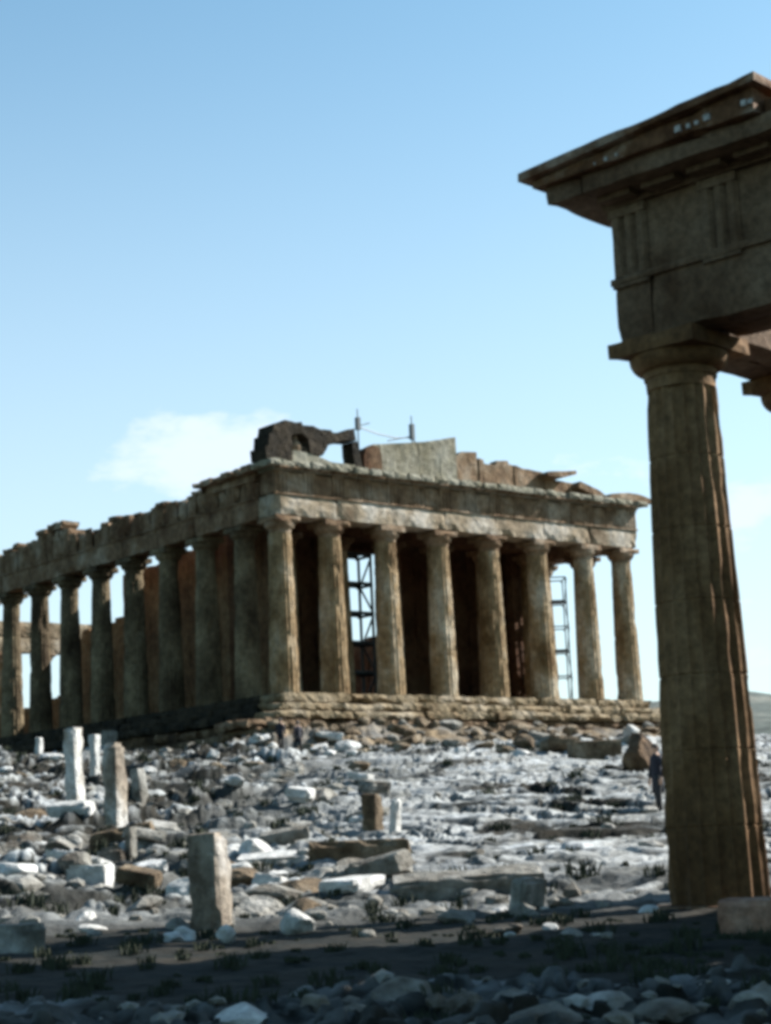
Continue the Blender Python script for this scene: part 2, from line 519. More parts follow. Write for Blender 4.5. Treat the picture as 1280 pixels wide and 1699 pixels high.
def make_terrain():
    ang = list(np.arange(-14.2, 14.2, .036))
    lo = list(-14.2 - (np.linspace(0, 1, 70)[1:] ** 1.6) * 150)[::-1]
    hi = list(14.2 + (np.linspace(0, 1, 70)[1:] ** 1.6) * 150)
    A = np.radians(np.array(lo + ang + hi)) * -1 + YAW + 0.0
    t = [1.5]
    while t[-1] < 135:
        v = t[-1]
        t.append(v + (.35 if v < 10 else .065 if v < 32 else .0022 * v * (1.0 + (v / 120) ** 1.2)))
    while t[-1] < 18000: t.append(t[-1] * 1.09)
    T = np.array(t)
    TT, AA = np.meshgrid(T, A, indexing='ij')
    X = CAM.x + TT * np.cos(AA); Y = CAM.y + TT * np.sin(AA)
    Z, S = terrain_h(X, Y)
    nr, nc = X.shape
    co = np.stack([X.ravel(), Y.ravel(), Z.ravel()], 1)
    idx = np.arange(nr * nc).reshape(nr, nc)
    q = np.stack([idx[:-1, :-1], idx[:-1, 1:], idx[1:, 1:], idx[1:, :-1]], -1).reshape(-1, 4)
    m = bpy.data.meshes.new('ground')
    m.vertices.add(len(co)); m.vertices.foreach_set('co', co.ravel().astype(np.float32))
    m.loops.add(q.size); m.loops.foreach_set('vertex_index', q.ravel().astype(np.int32))
    m.polygons.add(len(q)); m.polygons.foreach_set('loop_start', np.arange(0, q.size, 4, dtype=np.int32))
    m.polygons.foreach_set('loop_total', np.full(len(q), 4, dtype=np.int32))
    m.update(calc_edges=True); m.validate()
    at = m.attributes.new('soil_shade', 'FLOAT', 'POINT')
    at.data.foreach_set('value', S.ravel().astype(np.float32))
    bk2 = sstep(-10, -6.5, X) * (X < 1) * sstep(7, 3, Y) * sstep(-42, -33, Y) * np.clip(.8 + fbm(X * .5, Y * .5, 3, 77) * .6, 0, 1)
    at = m.attributes.new('earth_bank', 'FLOAT', 'POINT')
    at.data.foreach_set('value', bk2.ravel().astype(np.float32))
    m.flip_normals() if m.polygons[len(m.polygons) // 2].normal.z < 0 else None
    print('terrain verts', len(co))
    o = bpy.data.objects.new('ground', m)
    COL.objects.link(o)
    tag(o, kind='structure')
    mt = stone('bare_limestone', [(.36, .35, .32), (.52, .52, .51), (.66, .67, .68)], .5, .4, 4.5, 0, pits=.8)
    tr = mt.node_tree
    bs = [n for n in tr.nodes if n.type == 'BSDF_PRINCIPLED'][0]
    src = bs.inputs['Base Color'].links[0].from_socket
    a = tr.nodes.new('ShaderNodeAttribute'); a.attribute_name = 'soil_shade'
    mx = tr.nodes.new('ShaderNodeMix'); mx.data_type = 'RGBA'
    ns = tr.nodes.new('ShaderNodeTexNoise'); ns.inputs['Scale'].default_value = 1.3; ns.inputs['Detail'].default_value = 5
    g = tr.nodes.new('ShaderNodeNewGeometry'); tr.links.new(g.outputs['Position'], ns.inputs['Vector'])
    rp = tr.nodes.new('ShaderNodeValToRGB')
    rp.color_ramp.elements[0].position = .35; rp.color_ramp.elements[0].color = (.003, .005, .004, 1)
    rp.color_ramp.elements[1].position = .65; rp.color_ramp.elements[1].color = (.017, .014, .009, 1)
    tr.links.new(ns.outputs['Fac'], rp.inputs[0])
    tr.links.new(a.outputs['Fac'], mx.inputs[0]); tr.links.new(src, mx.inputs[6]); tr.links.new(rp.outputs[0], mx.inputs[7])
    a3 = tr.nodes.new('ShaderNodeAttribute'); a3.attribute_name = 'earth_bank'
    mx3 = tr.nodes.new('ShaderNodeMix'); mx3.data_type = 'RGBA'
    rp3 = tr.nodes.new('ShaderNodeValToRGB')
    rp3.color_ramp.elements[0].position = .38; rp3.color_ramp.elements[0].color = (.045, .03, .016, 1)
    rp3.color_ramp.elements[1].position = .62; rp3.color_ramp.elements[1].color = (.17, .125, .075, 1)
    tr.links.new(ns.outputs['Fac'], rp3.inputs[0])
    tr.links.new(a3.outputs['Fac'], mx3.inputs[0]); tr.links.new(mx.outputs[2], mx3.inputs[6]); tr.links.new(rp3.outputs[0], mx3.inputs[7])
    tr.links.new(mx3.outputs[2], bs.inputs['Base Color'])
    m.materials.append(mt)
    return o


make_terrain()


def hz(x, y):
    return float(terrain_h(np.array([x]), np.array([y]))[0][0])


def bz(x, y):
    return float(base_h(np.array([float(x)]), np.array([float(y)])))


def ground_at(px, py, tmin=12, tmax=150):
    """the point of the slope seen at a photo pixel"""
    d = ray(px, py); d = d / (d.x * FX + d.y * FY)
    ts = np.arange(tmin, tmax, .1)
    X = CAM.x + d.x * ts; Y = CAM.y + d.y * ts; Zr = CAM.z + d.z * ts
    b = base_h(X, Y)
    hit = np.nonzero(Zr < b)[0]
    hit = [h for h in hit]
    k = hit[0] if len(hit) else len(ts) - 1
    t = ts[k]
    return Vector((X[k], Y[k], b[k])), t / FPX * 1.0


# distant ridge, the mountain beyond the plain
def make_hills():
    m = MB()
    n = 160; rows = 14
    for j in range(rows):
        for i in range(n):
            a = YAW + R(75) - R(150) * i / (n - 1)
            u = j / (rows - 1)
            dist = 5200 + 5200 * u
            hgt = 985 * math.sin(math.pi * min(u, .5)) * (.62 + .25 * mn.fractal(Vector((i * .05, u * 2, 3)), 1, 2, 5) + .2 * mn.noise(Vector((i * .03, 0, 9))))
            m.v.append((CAM.x + dist * math.cos(a), CAM.y + dist * math.sin(a), -115 + max(0, hgt)))
    for j in range(rows - 1):
        for i in range(n - 1):
            m.f.append((j * n + i, j * n + i + 1, (j + 1) * n + i + 1, (j + 1) * n + i))
    mt = stone('mountain_scrub', [(.07, .09, .08), (.14, .16, .14), (.24, .24, .20)], .004, .0, .02)
    tag(m.build('distant_hills', mt, smooth=True), kind='structure')


make_hills()


# ------------------------------------------------------------------ columns
def shaft_mesh(name, mat, H, r0, r1, seed, drums=11, nf=20, groove=.05, damage=.05):
    per = 6
    n = nf * per
    rings = []
    for d in range(drums):
        za, zb = H * d / drums, H * (d + 1) / drums
        rings += [(za + .0, 1), (za + .03, 0)] if d else [(0, 0)]
        k = 4
        rings += [(za + .03 + (zb - za - .05) * (i + 1) / k, 0) for i in range(k)]
    rings[-1] = (H, 0)
    m = MB()
    for z, j in rings:
        u = z / H
        r = r0 + (r1 - r0) * u + .012 * math.sin(math.pi * u) * r0 * 1.3
        if j: r -= .018
        rot = mn.noise(Vector((seed, int(u * drums * .999), 0))) * .01
        for i in range(n):
            t = 2 * math.pi * i / n + rot
            ph = (i % per) / per
            g = groove * r * math.sin(math.pi * ph) ** .8
            p = Vector((math.cos(t), math.sin(t), 0))
            q = Vector((p.x * r * 1.4, p.y * r * 1.4, z * .8 + seed * 13))
            c = max(0, mn.noise(q) - .22) * 2.2 + max(0, mn.noise(q * 2.7) - .25) * 1.1
            e = (1 - math.sin(math.pi * ph)) * max(0, mn.noise(q * 4)) * .05
            rr = r - max(g, 0) - (c * damage) - e * r * .6
            m.v.append((p.x * rr, p.y * rr, z))
    nr = len(rings)
    for k in range(nr - 1):
        for i in range(n):
            m.f.append((k * n + i, k * n + (i + 1) % n, (k + 1) * n + (i + 1) % n, (k + 1) * n + i))
    m.f.append(tuple(range((nr - 1) * n, nr * n)))
    return m.mesh(name, mat)


def capital_mesh(name, mat, r1, ah, half, eh, neck, seed):
    """z=0 is the shaft's top"""
    m = MB()
    prof = [(r1 * .98, -.02), (r1 * 1.0, neck * .6), (r1 * 1.04, neck * .62), (r1 * 1.04, neck * .75), (r1 * 1.06, neck)]
    for i in range(1, 9):
        u = i / 8
        prof.append((r1 * 1.06 + (half * .97 - r1 * 1.06) * math.sin(u * math.pi / 2) ** .95, neck + eh * (1 - math.cos(u * math.pi / 2)) ** .9))
    prof.append((half * .95, neck + eh + .004))
    m.lathe(prof, 48, wob=.012, seed=seed)
    m.rbox(-half, half, -half, half, neck + eh, neck + eh + ah, .25, .012, .07, seed)
    return m.mesh(name, mat)


# ------------------------------------------------------------------ the temple
T = empty('temple', (0, 0, 0))
tag(T, 'large ruined Doric temple on the hilltop with broken pediment and long colonnade', 'temple')
HC = 10.43
FYS = [0, 3.68, 7.98, 12.27, 16.57, 20.86, 25.16, 28.84]
NX = [0, 3.69] + [3.69 + 4.29 * i for i in range(1, 15)] + [67.46]
CW, CE = -28.84, 67.46
SH = HC - .95
M_NCOL_SHADED = stone('shaded_north_column_marble', [(.05, .032, .018), (.13, .095, .055), (.26, .20, .12)], .55, .5, 3.2, .6)  # darker copy of the column marble, with the flank's shade in its colour
nshafts = [shaft_mesh('column', M_NCOL_SHADED, SH, .85, .62, s + 8, damage=.12) for s in range(4)]
ncaps = [capital_mesh('capital', M_NCOL_SHADED, .62, .36, .90, .36, .23, s + 5) for s in range(2)]
shafts = [shaft_mesh('column', M_COLUMN, SH, .89, .68, s, damage=.10) for s in range(5)]
caps = [capital_mesh('capital', M_ENT, .68, .36, .95, .36, .23, s) for s in range(4)]


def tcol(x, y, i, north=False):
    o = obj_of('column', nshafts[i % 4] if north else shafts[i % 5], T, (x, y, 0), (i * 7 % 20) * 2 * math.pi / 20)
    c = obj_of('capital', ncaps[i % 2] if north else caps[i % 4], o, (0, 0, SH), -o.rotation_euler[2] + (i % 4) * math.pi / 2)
    return o


k = 0
for y in FYS:
    tcol(0, -y, k); k += 1
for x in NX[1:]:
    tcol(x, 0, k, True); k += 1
for y in FYS[1:]:
    tcol(CE, -y, k); k += 1
for x in NX[1:4] + NX[11:-1]:
    tcol(x, CW, k); k += 1

rnd0 = random.Random(3)
# platform of three steps
for i in range(3):
    o_ = 1.02 + .70 * i
    m = MB()
    z1 = -.52 * i - .0; z0 = -.52 * (i + 1) - (.0 if i < 2 else .02)
    nseg = (6, 7, 6)[i]
    for j in range(nseg):       # west edge blocks
        ya = CW - o_ + (28.84 + 2 * o_) * j / nseg; yb = CW - o_ + (28.84 + 2 * o_) * (j + 1) / nseg
        jt = rnd0.uniform(-.22, .18) if i else 0
        m.rbox(-o_ + jt, 1.5 - o_ + .7, ya, yb - .012, z0, z1 - rnd0.uniform(0, .03 + .12 * (i > 0)), .26, .10, .24 + .2 * (i > 0), i * 50 + j, 1.3)
    m.box(2.2 - o_, CE + o_, CW - o_, -.71, z0 + .01, z1 - .01)
    m.build('step', M_STEP, T)
    m = MB()
    for j in range(44):         # north edge blocks
        xa = 2.2 - o_ + (67.46 + 2 * o_ - 2.2) * j / 44; xb = 2.2 - o_ + (67.46 + 2 * o_ - 2.2) * (j + 1) / 44
        m.rbox(xa, xb - .012, -.7, o_, z0, z1, .4, .03, .12, i * 50 + j + 500, 1.3)
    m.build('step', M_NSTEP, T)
# rough foundation courses on the west and north, broken away
m = MB()
rnd = random.Random(5)
for c in range(3):
    z1 = -1.57 - .62 * c
    y = CW - 3.6
    while y < 3.4:
        ln = rnd.uniform(1.3, 3.2)
        out = 2.42 + .55 * c + rnd.uniform(-.35, .5)
        if rnd.random() > .10:
            m.rbox(-out, .5, y, y + ln - .03, z1 - .64, z1 - rnd.uniform(0, .22), .26, .11, .38, rnd.random() * 90, 1.5)
        y += ln
    x = -2.4
    while x < 60:
        ln = rnd.uniform(1.6, 3.0)
        m.rbox(x, x + ln - .03, 0, 2.35 + .5 * c + rnd.uniform(-.2, .2), z1 - .64, z1 - rnd.uniform(0, .1), .45, .08, .25, rnd.random() * 90, 1.5)
        x += ln
m.build('foundation', M_FOUND, T)

# architrave: one beam per side, blocks meeting over the columns
EH = .885


def beam(axis, pts, c, z0, z1, half, name, mat, skip=(), seed=0, amp=.025, chip=.14):
    m = MB()
    for i in range(len(pts) - 1):
        if i in skip: continue
        a, b = pts[i], pts[i + 1]
        if i == 0: a -= half
        if i == len(pts) - 2: b += half
        for s_, (h0, h1) in enumerate(((-half, -.012), (.012, half))):
            aa, bb = a, b
            if axis == 'x': m.rbox(aa, bb - .015, c + h0, c + h1, z0, z1, .4, amp, chip, seed + i + s_ * 40)
            else: m.rbox(c + h0, c + h1, aa, bb - .015, z0, z1, .4, amp, chip, seed + i + s_ * 40)
    return m.build(name, mat, T)


ysw = sorted([-y for y in FYS])
inY = [ysw[0] + 0.0] + ysw[1:-1] + [0.0]
A1 = HC + 1.35
arW = beam('y', inY, 0, HC, A1, EH, 'architrave', M_ARCH, seed=1)
arE = beam('y', [CW] + ysw[1:-1] + [0.0], CE, HC, A1, EH, 'architrave', M_ARCH, seed=90)


def beam_in(axis, pts, c, z0, z1, half, name, mat, skip=(), seed=0):   # butts against the end beams
    m = MB()
    for i in range(len(pts) - 1):
        if i in skip: continue
        a = pts[i] + (half + .02 if i == 0 else 0); b = pts[i + 1] - (half + .02 if i == len(pts) - 2 else .015)
        m.rbox(a, b, c - half, c - .01, z0, z1, .45, .025, .14, seed + i)
        m.rbox(a, b, c + .01, c + half, z0, z1, .45, .025, .14, seed + i + 30)
    return m.build(name, mat, T)


arN = beam_in('x', NX, 0, HC, A1, EH, 'architrave', M_ENT, seed=200)
sk = set(range(3, 11))
arS = beam_in('x', NX, CW, HC, A1, EH, 'architrave', M_ENT, set(range(3, 16)), seed=300)
arS2 = beam_in('x', NX, CW, HC, A1, EH, 'architrave', M_ENT, set(range(0, 11)), seed=310)
# taenia bands and regulae
for par, fn in ((arW, 'w'), (arN, 'n')):
    m = MB()
    if fn == 'w': m.rbox(-EH - .07, -EH + .02, CW - EH - .07, EH + .07, A1 - .11, A1, .45, .012, .04, 3)
    else: m.rbox(EH - .02, CE, EH - .02, EH + .07, A1 - .11, A1, .6, .012, .04, 4)
    m.build('taenia', M_ENT, par)

# frieze
F1 = A1 + 1.35


def triglyph_mesh(w, h, proud, mat, name='triglyph'):
    """faces -x; origin at bottom centre of the back"""
    m = MB()
    d = proud
    pr = [(-w / 2, 0), (-w / 2, -d * .35), (-w / 2 + .07, -d), (-w / 6 - .075, -d), (-w / 6, -d * .1), (-w / 6 + .075, -d), (w / 6 - .075, -d), (w / 6, -d * .1), (w / 6 + .075, -d), (w / 2 - .07, -d), (w / 2, -d * .35), (w / 2, 0)]
    n = len(pr); hh = h - .16
    vs = []
    for z in (0, hh * .33, hh * .66, hh):
        for i, (a, b) in enumerate(pr):
            wv = mn.noise(Vector((a * 3, z * 2, w))) * .02
            vs.append((b + wv if b < 0 else b, a, z))
    fs = []
    for k_ in range(3):
        for i in range(n - 1): fs.append((k_ * n + i, k_ * n + i + 1, (k_ + 1) * n + i + 1, (k_ + 1) * n + i))
    m.add(vs, fs)
    m.box(-d - .02, 0, -w / 2 - .005, w / 2 + .005, hh, h)
    return m.mesh(name, mat)


tri = triglyph_mesh(.845, 1.34, .10, M_ENT)
frW = MB().rbox(-EH + .07, EH - .15, CW - EH + .07, EH - .07, A1, F1, .5, .05, .1, 7, 1.3).build('frieze', M_ENT, T)
frN = MB()
m = frN
# ragged north frieze, higher and lower backers as survived
TOPN = [(0.9, 13.2), (6.2, 13.25), (6.3, 13.1), (12.2, 13.2), (15, 13.0), (18.3, 13.25), (22.3, 13.0), (23.5, 13.45), (25.7, 13.9), (28.3, 13.85), (31, 13.5), (33.8, 13.5), (40, 13.3), (67, 13.5)]
tn = lambda x: float(np.interp(x, [p[0] for p in TOPN], [p[1] for p in TOPN]))
x = EH + .02
i = 0
while x < CE - 1.0:
    ln = rnd.uniform(.9, 1.6)
    m.rbox(x, min(x + ln, CE - .9) - .02, -.75, EH - .06, A1, max(A1 + .4, tn(x + ln / 2) + rnd.uniform(-.16, .2)), .38, .05, .26, i, 1.2)
    x += ln; i += 1
frN = m.build('frieze', M_ENT, T)
frE = MB().rbox(CE - EH + .1, CE + EH - .05, CW - EH + .05, EH - .05, A1, F1 + .2, .55, .06, .2, 17, 1.1).build('frieze', M_ARCH, T)
m = MB()
for i in range(3):
    m.rbox(NX[i] + (EH if i == 0 else 0) + .02, NX[i + 1] - .02, CW - EH + .06, CW + .7, A1, F1 - rnd.uniform(0, .4), .5, .05, .25, 60 + i)
m.build('frieze', M_ENT, T)
m = MB()
for i in range(11, 16):
    m.rbox(NX[i] + .02, NX[i + 1] - (EH if i == 15 else 0) - .02, CW - EH + .06, CW + .7, A1, F1 - rnd.uniform(0, .5), .5, .05, .25, 60 + i)
m.build('frieze', M_ENT, T)
for i in range(15):
    yc = CW - EH + .42 + (30.61 - .845) / 14 * i
    obj_of('triglyph', tri, frW, (-EH + .065, yc, A1))
for i in range(24):
    xc = -EH + .42 + (69.23 - .845) / 32 * i
    if i == 0:
        o = obj_of('triglyph', tri, frN, (xc + .0, EH - .065, A1), -math.pi / 2)
    else:
        o = obj_of('triglyph', tri, frN, (xc, EH - .065, A1), -math.pi / 2)
# metope slabs slightly carved on the west
for i in range(14):
    yc = CW - EH + .42 + (30.61 - .845) / 14 * (i + .5)
    MB().rbox(-EH - .0, -EH + .09, yc - .60, yc + .60, A1 + .05, F1 - .12, .16, .045, .02, i * 3, 2.2).build('metope', M_ENT, frW)

# horizontal cornice on the west, a first stretch on the north
G1 = F1 + .58
m = MB()
y = CW - EH - .62
i = 0
while y < EH + .62:
    ln = min(1.07 + rnd.uniform(-.1, .1), EH + .65 - y)
    pj = .70 + rnd.uniform(-.10, .02)
    if rnd.random() < .12: pj -= .22
    m.rbox(-EH - pj, EH - .2, y, y + ln - .015, F1 + .16, G1, .3, .03, .15, i, 1.4)
    y += ln; i += 1
m.rbox(-EH - .12, EH - .25, CW - EH - .1, EH + .1, F1, F1 + .16, .5, .01, .03, 3)
coW = m.build('cornice', M_TYMP, T)
m = MB()
for i in range(30):      # mutules
    yc = CW - EH + .42 + (30.61 - .845) / 29 * i
    m.box(-EH - .55, -EH - .1, yc - .4, yc + .4, F1 + .08, F1 + .17)
m.build('mutule', M_ENT, coW)
m = MB()
x = EH - .18
i = 0
while x < 6.1:
    ln = 1.05
    m.rbox(x, x + ln - .015, -.7, EH + .72 - rnd.uniform(0, .06), F1 + .12 if x < 6.4 else F1, G1 - (.08 if x > 3 else 0), .3, .03, .16, 80 + i, 1.4)
    x += ln; i += 1
m.rbox(EH + .13, 6.2, -.6, EH + .1, F1 - .35, F1 + .12, .5, .01, .03, 5)
coN = m.build('cornice', M_ENT, T)
# scattered lone blocks along the ragged north top
for (a, b, h) in ((6.9, 8.2, .25), (11.3, 12.4, .22), (17.2, 18.3, .28), (24.6, 26.9, .45), (27.0, 28.4, .3), (31.0, 32, .3), (36, 37.5, .4), (44, 46, .5)):
    MB().rbox(a, b, -.6, EH - .0, tn((a + b) / 2) - .1, tn((a + b) / 2) + h, .3, .05, .3, a, 1.3).build('cornice_block', M_ENT, T)


# pediment of the west front
def slab(m, x0, x1, pts, seed=0, amp=.05, sub=.35):
    """polygon in the (y, z) plane given real thickness, its rim roughened"""
    P = []
    for i, (y, z) in enumerate(pts):
        y2, z2 = pts[(i + 1) % len(pts)]
        d = math.hypot(y2 - y, z2 - z); n = max(1, int(d / sub))
        for j in range(n):
            u = j / n
            q = Vector((y + (y2 - y) * u, z + (z2 - z) * u, 0))
            a = amp if 0 < j < n else amp * .5
            nn = mn.noise_vector(Vector((q.x * 1.7, q.y * 1.7, seed)))
            P.append((q.x + nn.x * a, q.y + nn.y * a))
    n = len(P)
    vs = [(x0 + mn.noise(Vector((p[0], p[1], seed))) * .04, p[0], p[1]) for p in P] + [(x1, p[0], p[1]) for p in P]
    fs = [tuple(range(n)), tuple(range(2 * n - 1, n - 1, -1))] + [(i, n + i, n + (i + 1) % n, (i + 1) % n) for i in range(n)]
    m.add(vs, fs)


def pw(px, py, x):
    q = on_plane(px, py, 0, x)
    return (q.y, q.z)


PT = -.25
ped = empty('pediment'); ped.parent = T
# tympanum: upright slabs between the joints, each as tall as it stands today
m = MB()
b0 = G1 - .03
ty = [(-5.55, 15.0), (-6.3, 15.15), (-7.2, 15.6), (-9.05, 15.85), (-10.9, 16.12), (-12.6, 16.45), (-14.05, 16.78)]
for i in range(len(ty) - 1):
    (ya, za), (yb, zb) = ty[i], ty[i + 1]
    slab(m, PT, PT + .55, [(ya - .01, b0), (ya - .01, za), (yb + .01, zb), (yb + .01, b0)], i, .03)
m.build('tympanum', M_TYMP, ped)
m = MB()
ty = [(-14.1, 15.45), (-14.7, 15.95), (-16.0, 15.95), (-16.1, 15.5)]
slab(m, PT + .1, PT + .75, [(-14.08, b0), (-14.08, 15.5), (-14.6, 15.9), (-15.9, 15.98), (-16.0, b0)], 11, .05, .2)
slab(m, PT + .05, PT + .7, [(-16.02, b0), (-16.02, 15.6), (-16.4, 15.55), (-16.45, 15.3), (-17.5, 15.25), (-17.6, 15.6), (-18.6, 15.65), (-18.65, 15.45), (-19.1, 15.4), (-19.1, b0)], 12, .06, .2)
slab(m, PT, PT + .6, [(-19.12, b0), (-19.12, 15.4), (-19.9, 15.25), (-21.6, 15.2), (-21.7, b0)], 13, .05, .2)
slab(m, PT, PT + .6, [(-21.72, b0), (-21.72, 15.1), (-22.8, 14.75), (-24.6, 14.65), (-25.8, 14.2), (-26.9, 13.8), (-27.6, b0)], 14, .04, .25)
m.build('tympanum', M_ENT, ped)
m = MB()      # raking cornice pieces that still lie in place
slab(m, -1.2, .5, [(-21.2, 14.75), (-21.2, 15.0), (-23.9, 15.32), (-23.9, 15.08), (-22.7, 14.75)], 21, .025, .2)
slab(m, -1.1, .8, [(-26.9, G1 + .0), (-27.3, G1 + .35), (-28.9, G1 + .55), (-30.1, G1 + .50), (-31.4, G1 + .22), (-31.4, G1 + .0), (-30.6, G1 - .02)], 22, .03, .2)
slab(m, -.9, .3, [(-24.3, 14.3), (-24.5, 14.72), (-26.4, 14.2), (-27.0, 13.8), (-26.0, 13.8)], 23, .06)
m.build('raking_cornice', M_ENT, ped)
# the north corner: broken blocks stacked round two gaps
m = MB()
slab(m, -1.1, .5, [(1.55, G1 - .02), (1.6, 14.4), (1.35, 14.5), (1.3, 15.2), (1.05, 15.3), (.95, 15.85), (.2, 15.95), (.1, 16.15), (-.55, 16.1), (-.5, 15.35), (-.35, 15.3), (-.35, G1 - .02)], 31, .05, .22)
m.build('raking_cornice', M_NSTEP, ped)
m = MB()
slab(m, -1.0, .35, [(-.57, 16.1), (-1.2, 16.2), (-1.25, 16.0), (-2.1, 16.05), (-2.6, 15.9), (-3.4, 15.95), (-3.5, 15.8), (-4.3, 15.85), (-4.35, 16.0), (-5.2, 16.25), (-5.3, 15.5), (-4.6, 15.45), (-3.9, 15.3), (-3.1, 14.95), (-2.7, 14.3), (-1.75, 14.3), (-1.7, 15.2), (-1.2, 15.5), (-.6, 15.4)], 32, .06, .22)
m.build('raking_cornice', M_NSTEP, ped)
m = MB()
slab(m, -.9, .2, [(-5.05, 15.4), (-5.45, 15.5), (-5.6, 14.9), (-5.75, G1), (-5.25, G1), (-5.1, 14.6)], 33, .06, .22)
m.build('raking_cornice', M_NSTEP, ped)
m = MB()
slab(m, -.95, .4, [(1.2, G1 - .02), (1.1, 14.35), (-.1, 14.5), (-1.5, 14.35), (-2.7, 14.15), (-3.4, 13.95), (-5.2, 13.95), (-5.2, G1 - .02)], 41, .06)
m.build('raking_cornice', M_TYMP, ped)
m = MB()      # battered reclining figures left in the pediment corner
m.lathe([(.02, 14.2), (.34, 14.35), (.42, 14.7), (.3, 15.0), (.16, 15.15), (.18, 15.3), (.14, 15.45), (.02, 15.5)], 16, (-.45, -1.0), False, .35, 3)
m.lathe([(.02, 14.1), (.30, 14.25), (.34, 14.6), (.26, 14.85), (.14, 15.0), (.17, 15.12), (.12, 15.3), (.02, 15.35)], 16, (-.45, -1.95), False, .35, 8)
m.build('statue_fragment', M_ENT, ped)
m = MB()
slab(m, PT - .7, PT + .1, [(-6.0, G1), (-5.9, 14.6), (-6.1, 15.15), (-6.6, 15.35), (-7.15, 15.2), (-7.3, 14.5), (-7.25, G1)], 51, .10, .2)
m.build('statue_fragment', M_CELLA, ped)

# inner building: porch columns, door wall, side walls
for i in range(6):
    y = -14.42 - 10.45 + 4.18 * i
    o = obj_of('column', shafts[(i + 2) % 5], T, (5.0, y, .35), i * .314)
    o.scale = (.88, .88, .98)
    obj_of('capital', caps[i % 4], o, (0, 0, SH), -o.rotation_euler[2])
m = MB()
m.box(3.6, 63, -25.6, -3.4, -.005, .35)
m.build('step', M_STEP, T)
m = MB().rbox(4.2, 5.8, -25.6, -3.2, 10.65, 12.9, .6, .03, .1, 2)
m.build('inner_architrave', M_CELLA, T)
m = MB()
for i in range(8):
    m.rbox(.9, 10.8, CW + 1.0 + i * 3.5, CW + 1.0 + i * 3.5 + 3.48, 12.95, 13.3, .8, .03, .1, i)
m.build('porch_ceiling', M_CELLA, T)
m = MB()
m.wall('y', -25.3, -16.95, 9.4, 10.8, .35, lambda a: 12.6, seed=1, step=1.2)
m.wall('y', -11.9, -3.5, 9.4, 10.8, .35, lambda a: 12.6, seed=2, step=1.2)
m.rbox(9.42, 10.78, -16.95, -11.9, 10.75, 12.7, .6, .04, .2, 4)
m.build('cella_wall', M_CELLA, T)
M_NWALL = stone('fire_reddened_marble', [(.20, .10, .05), (.36, .20, .10), (.50, .33, .18)], .35, .5, 2.6, .3)
NWALL = [(5, 12.0), (13, 11.9), (13.6, 11.2), (17, 11.0), (23.8, 10.6), (24.6, 7.8), (27.2, 7.2), (30.5, 7.6), (31.2, 3.2), (40, 2.4), (60, 3)]
nw = lambda a: float(np.interp(a, [p[0] for p in NWALL], [p[1] for p in NWALL]))
m = MB()
m.wall('x', 5.95, 9.38, -4.75, -3.6, .35, nw, seed=6, step=1.2)
m.wall('x', 10.82, 60, -4.75, -3.6, .35, nw, seed=6, step=1.2)
m.build('cella_wall', M_NWALL, T)
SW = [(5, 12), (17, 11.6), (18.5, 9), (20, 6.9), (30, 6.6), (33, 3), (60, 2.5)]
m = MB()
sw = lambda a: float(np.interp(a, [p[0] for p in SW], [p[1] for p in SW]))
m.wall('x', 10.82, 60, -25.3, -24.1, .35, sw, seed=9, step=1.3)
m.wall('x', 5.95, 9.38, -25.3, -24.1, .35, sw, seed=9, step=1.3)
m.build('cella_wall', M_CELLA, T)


# ------------------------------------------------------------------ scaffolds
def scaffold(name, label, loc, rz, W, D, Hh, levels, r=.05, diag=True, group=None):
    t = empty(name, loc, rz)
    tag(t, label, 'scaffolding', group)
    for sx in (-1, 1):
        for sy in (-1, 1):
            MB().tube((sx * W / 2, sy * D / 2, 0), (sx * W / 2, sy * D / 2, Hh), r).build('upright_pole', M_STEEL, t)
    for i in range(1, levels + 1):
        z = Hh * i / levels - .12
        m = MB()
        for sy in (-1, 1): m.tube((-W / 2 - .15, sy * D / 2 + .06, z), (W / 2 + .15, sy * D / 2 + .06, z), r)
        for sx in (-1, 1): m.tube((sx * W / 2 + .06, -D / 2, z + .09), (sx * W / 2 + .06, D / 2, z + .09), r)
        m.build('cross_bar', M_STEEL, t)
        if diag and (i % 2 == 0 or r > .09):
            MB().box(-W / 2, W / 2, -D / 2 + .1, D / 2 - .1, z + .16, z + .21).build('plank', M_PLANK, t)
        if diag:
            s = 1 if i % 2 else -1
            MB().tube((s * W / 2, -D / 2 - .07, z - Hh / levels + .1), (-s * W / 2, -D / 2 - .07, z), r * .7).build('brace', M_STEEL, t)
    return t


p = on_plane(934, 1165, 1, -26.9)
scaffold('scaffolding', 'tall thin metal scaffold tower showing against the sky between the right-hand columns', (p.x, -26.9, .36), R(-38), 1.9, 1.2, 8.6, 5, .045)
p = on_plane(594, 1140, 0, 8.0)
scaffold('scaffolding', 'dark scaffold tower inside the temple behind the gap of the second and third front columns', (8.0, p.y + .3, .36), R(0), 1.3, 2.6, 9.8, 5, .10)
# roof rig: two masts with a sagging rail
rg = empty('roof_rig', (1.0, -9.2, 13.3))
tag(rg, 'pair of dark masts with a rail between them standing on top of the pediment', 'scaffolding')
for yy, zt in ((-7.05, 18.1), (-11.45, 18.15)):
    q = MB().tube((0, yy + 9.2, 0), (0, yy + 9.2, zt - 13.3), .055, r2=.035).build('mast', M_STEEL, rg)
    MB().box(-.14, .14, yy + 9.2 - .12, yy + 9.2 + .12, (16.75 if yy > -9 else 16.6) - 13.3, (17.55 if yy > -9 else 17.6) - 13.3).build('clamp_block', M_STEEL, q)
m = MB()
pts = [(0, 2.15, 16.95 - 13.3), (0, .5, 16.65 - 13.3), (0, -1.0, 16.55 - 13.3), (0, -2.25, 16.75 - 13.3)]
for a, b in zip(pts, pts[1:]): m.tube(a, b, .04)
m.tube((0, -.2, 3.0), (0, -2.2, 3.5), .035)
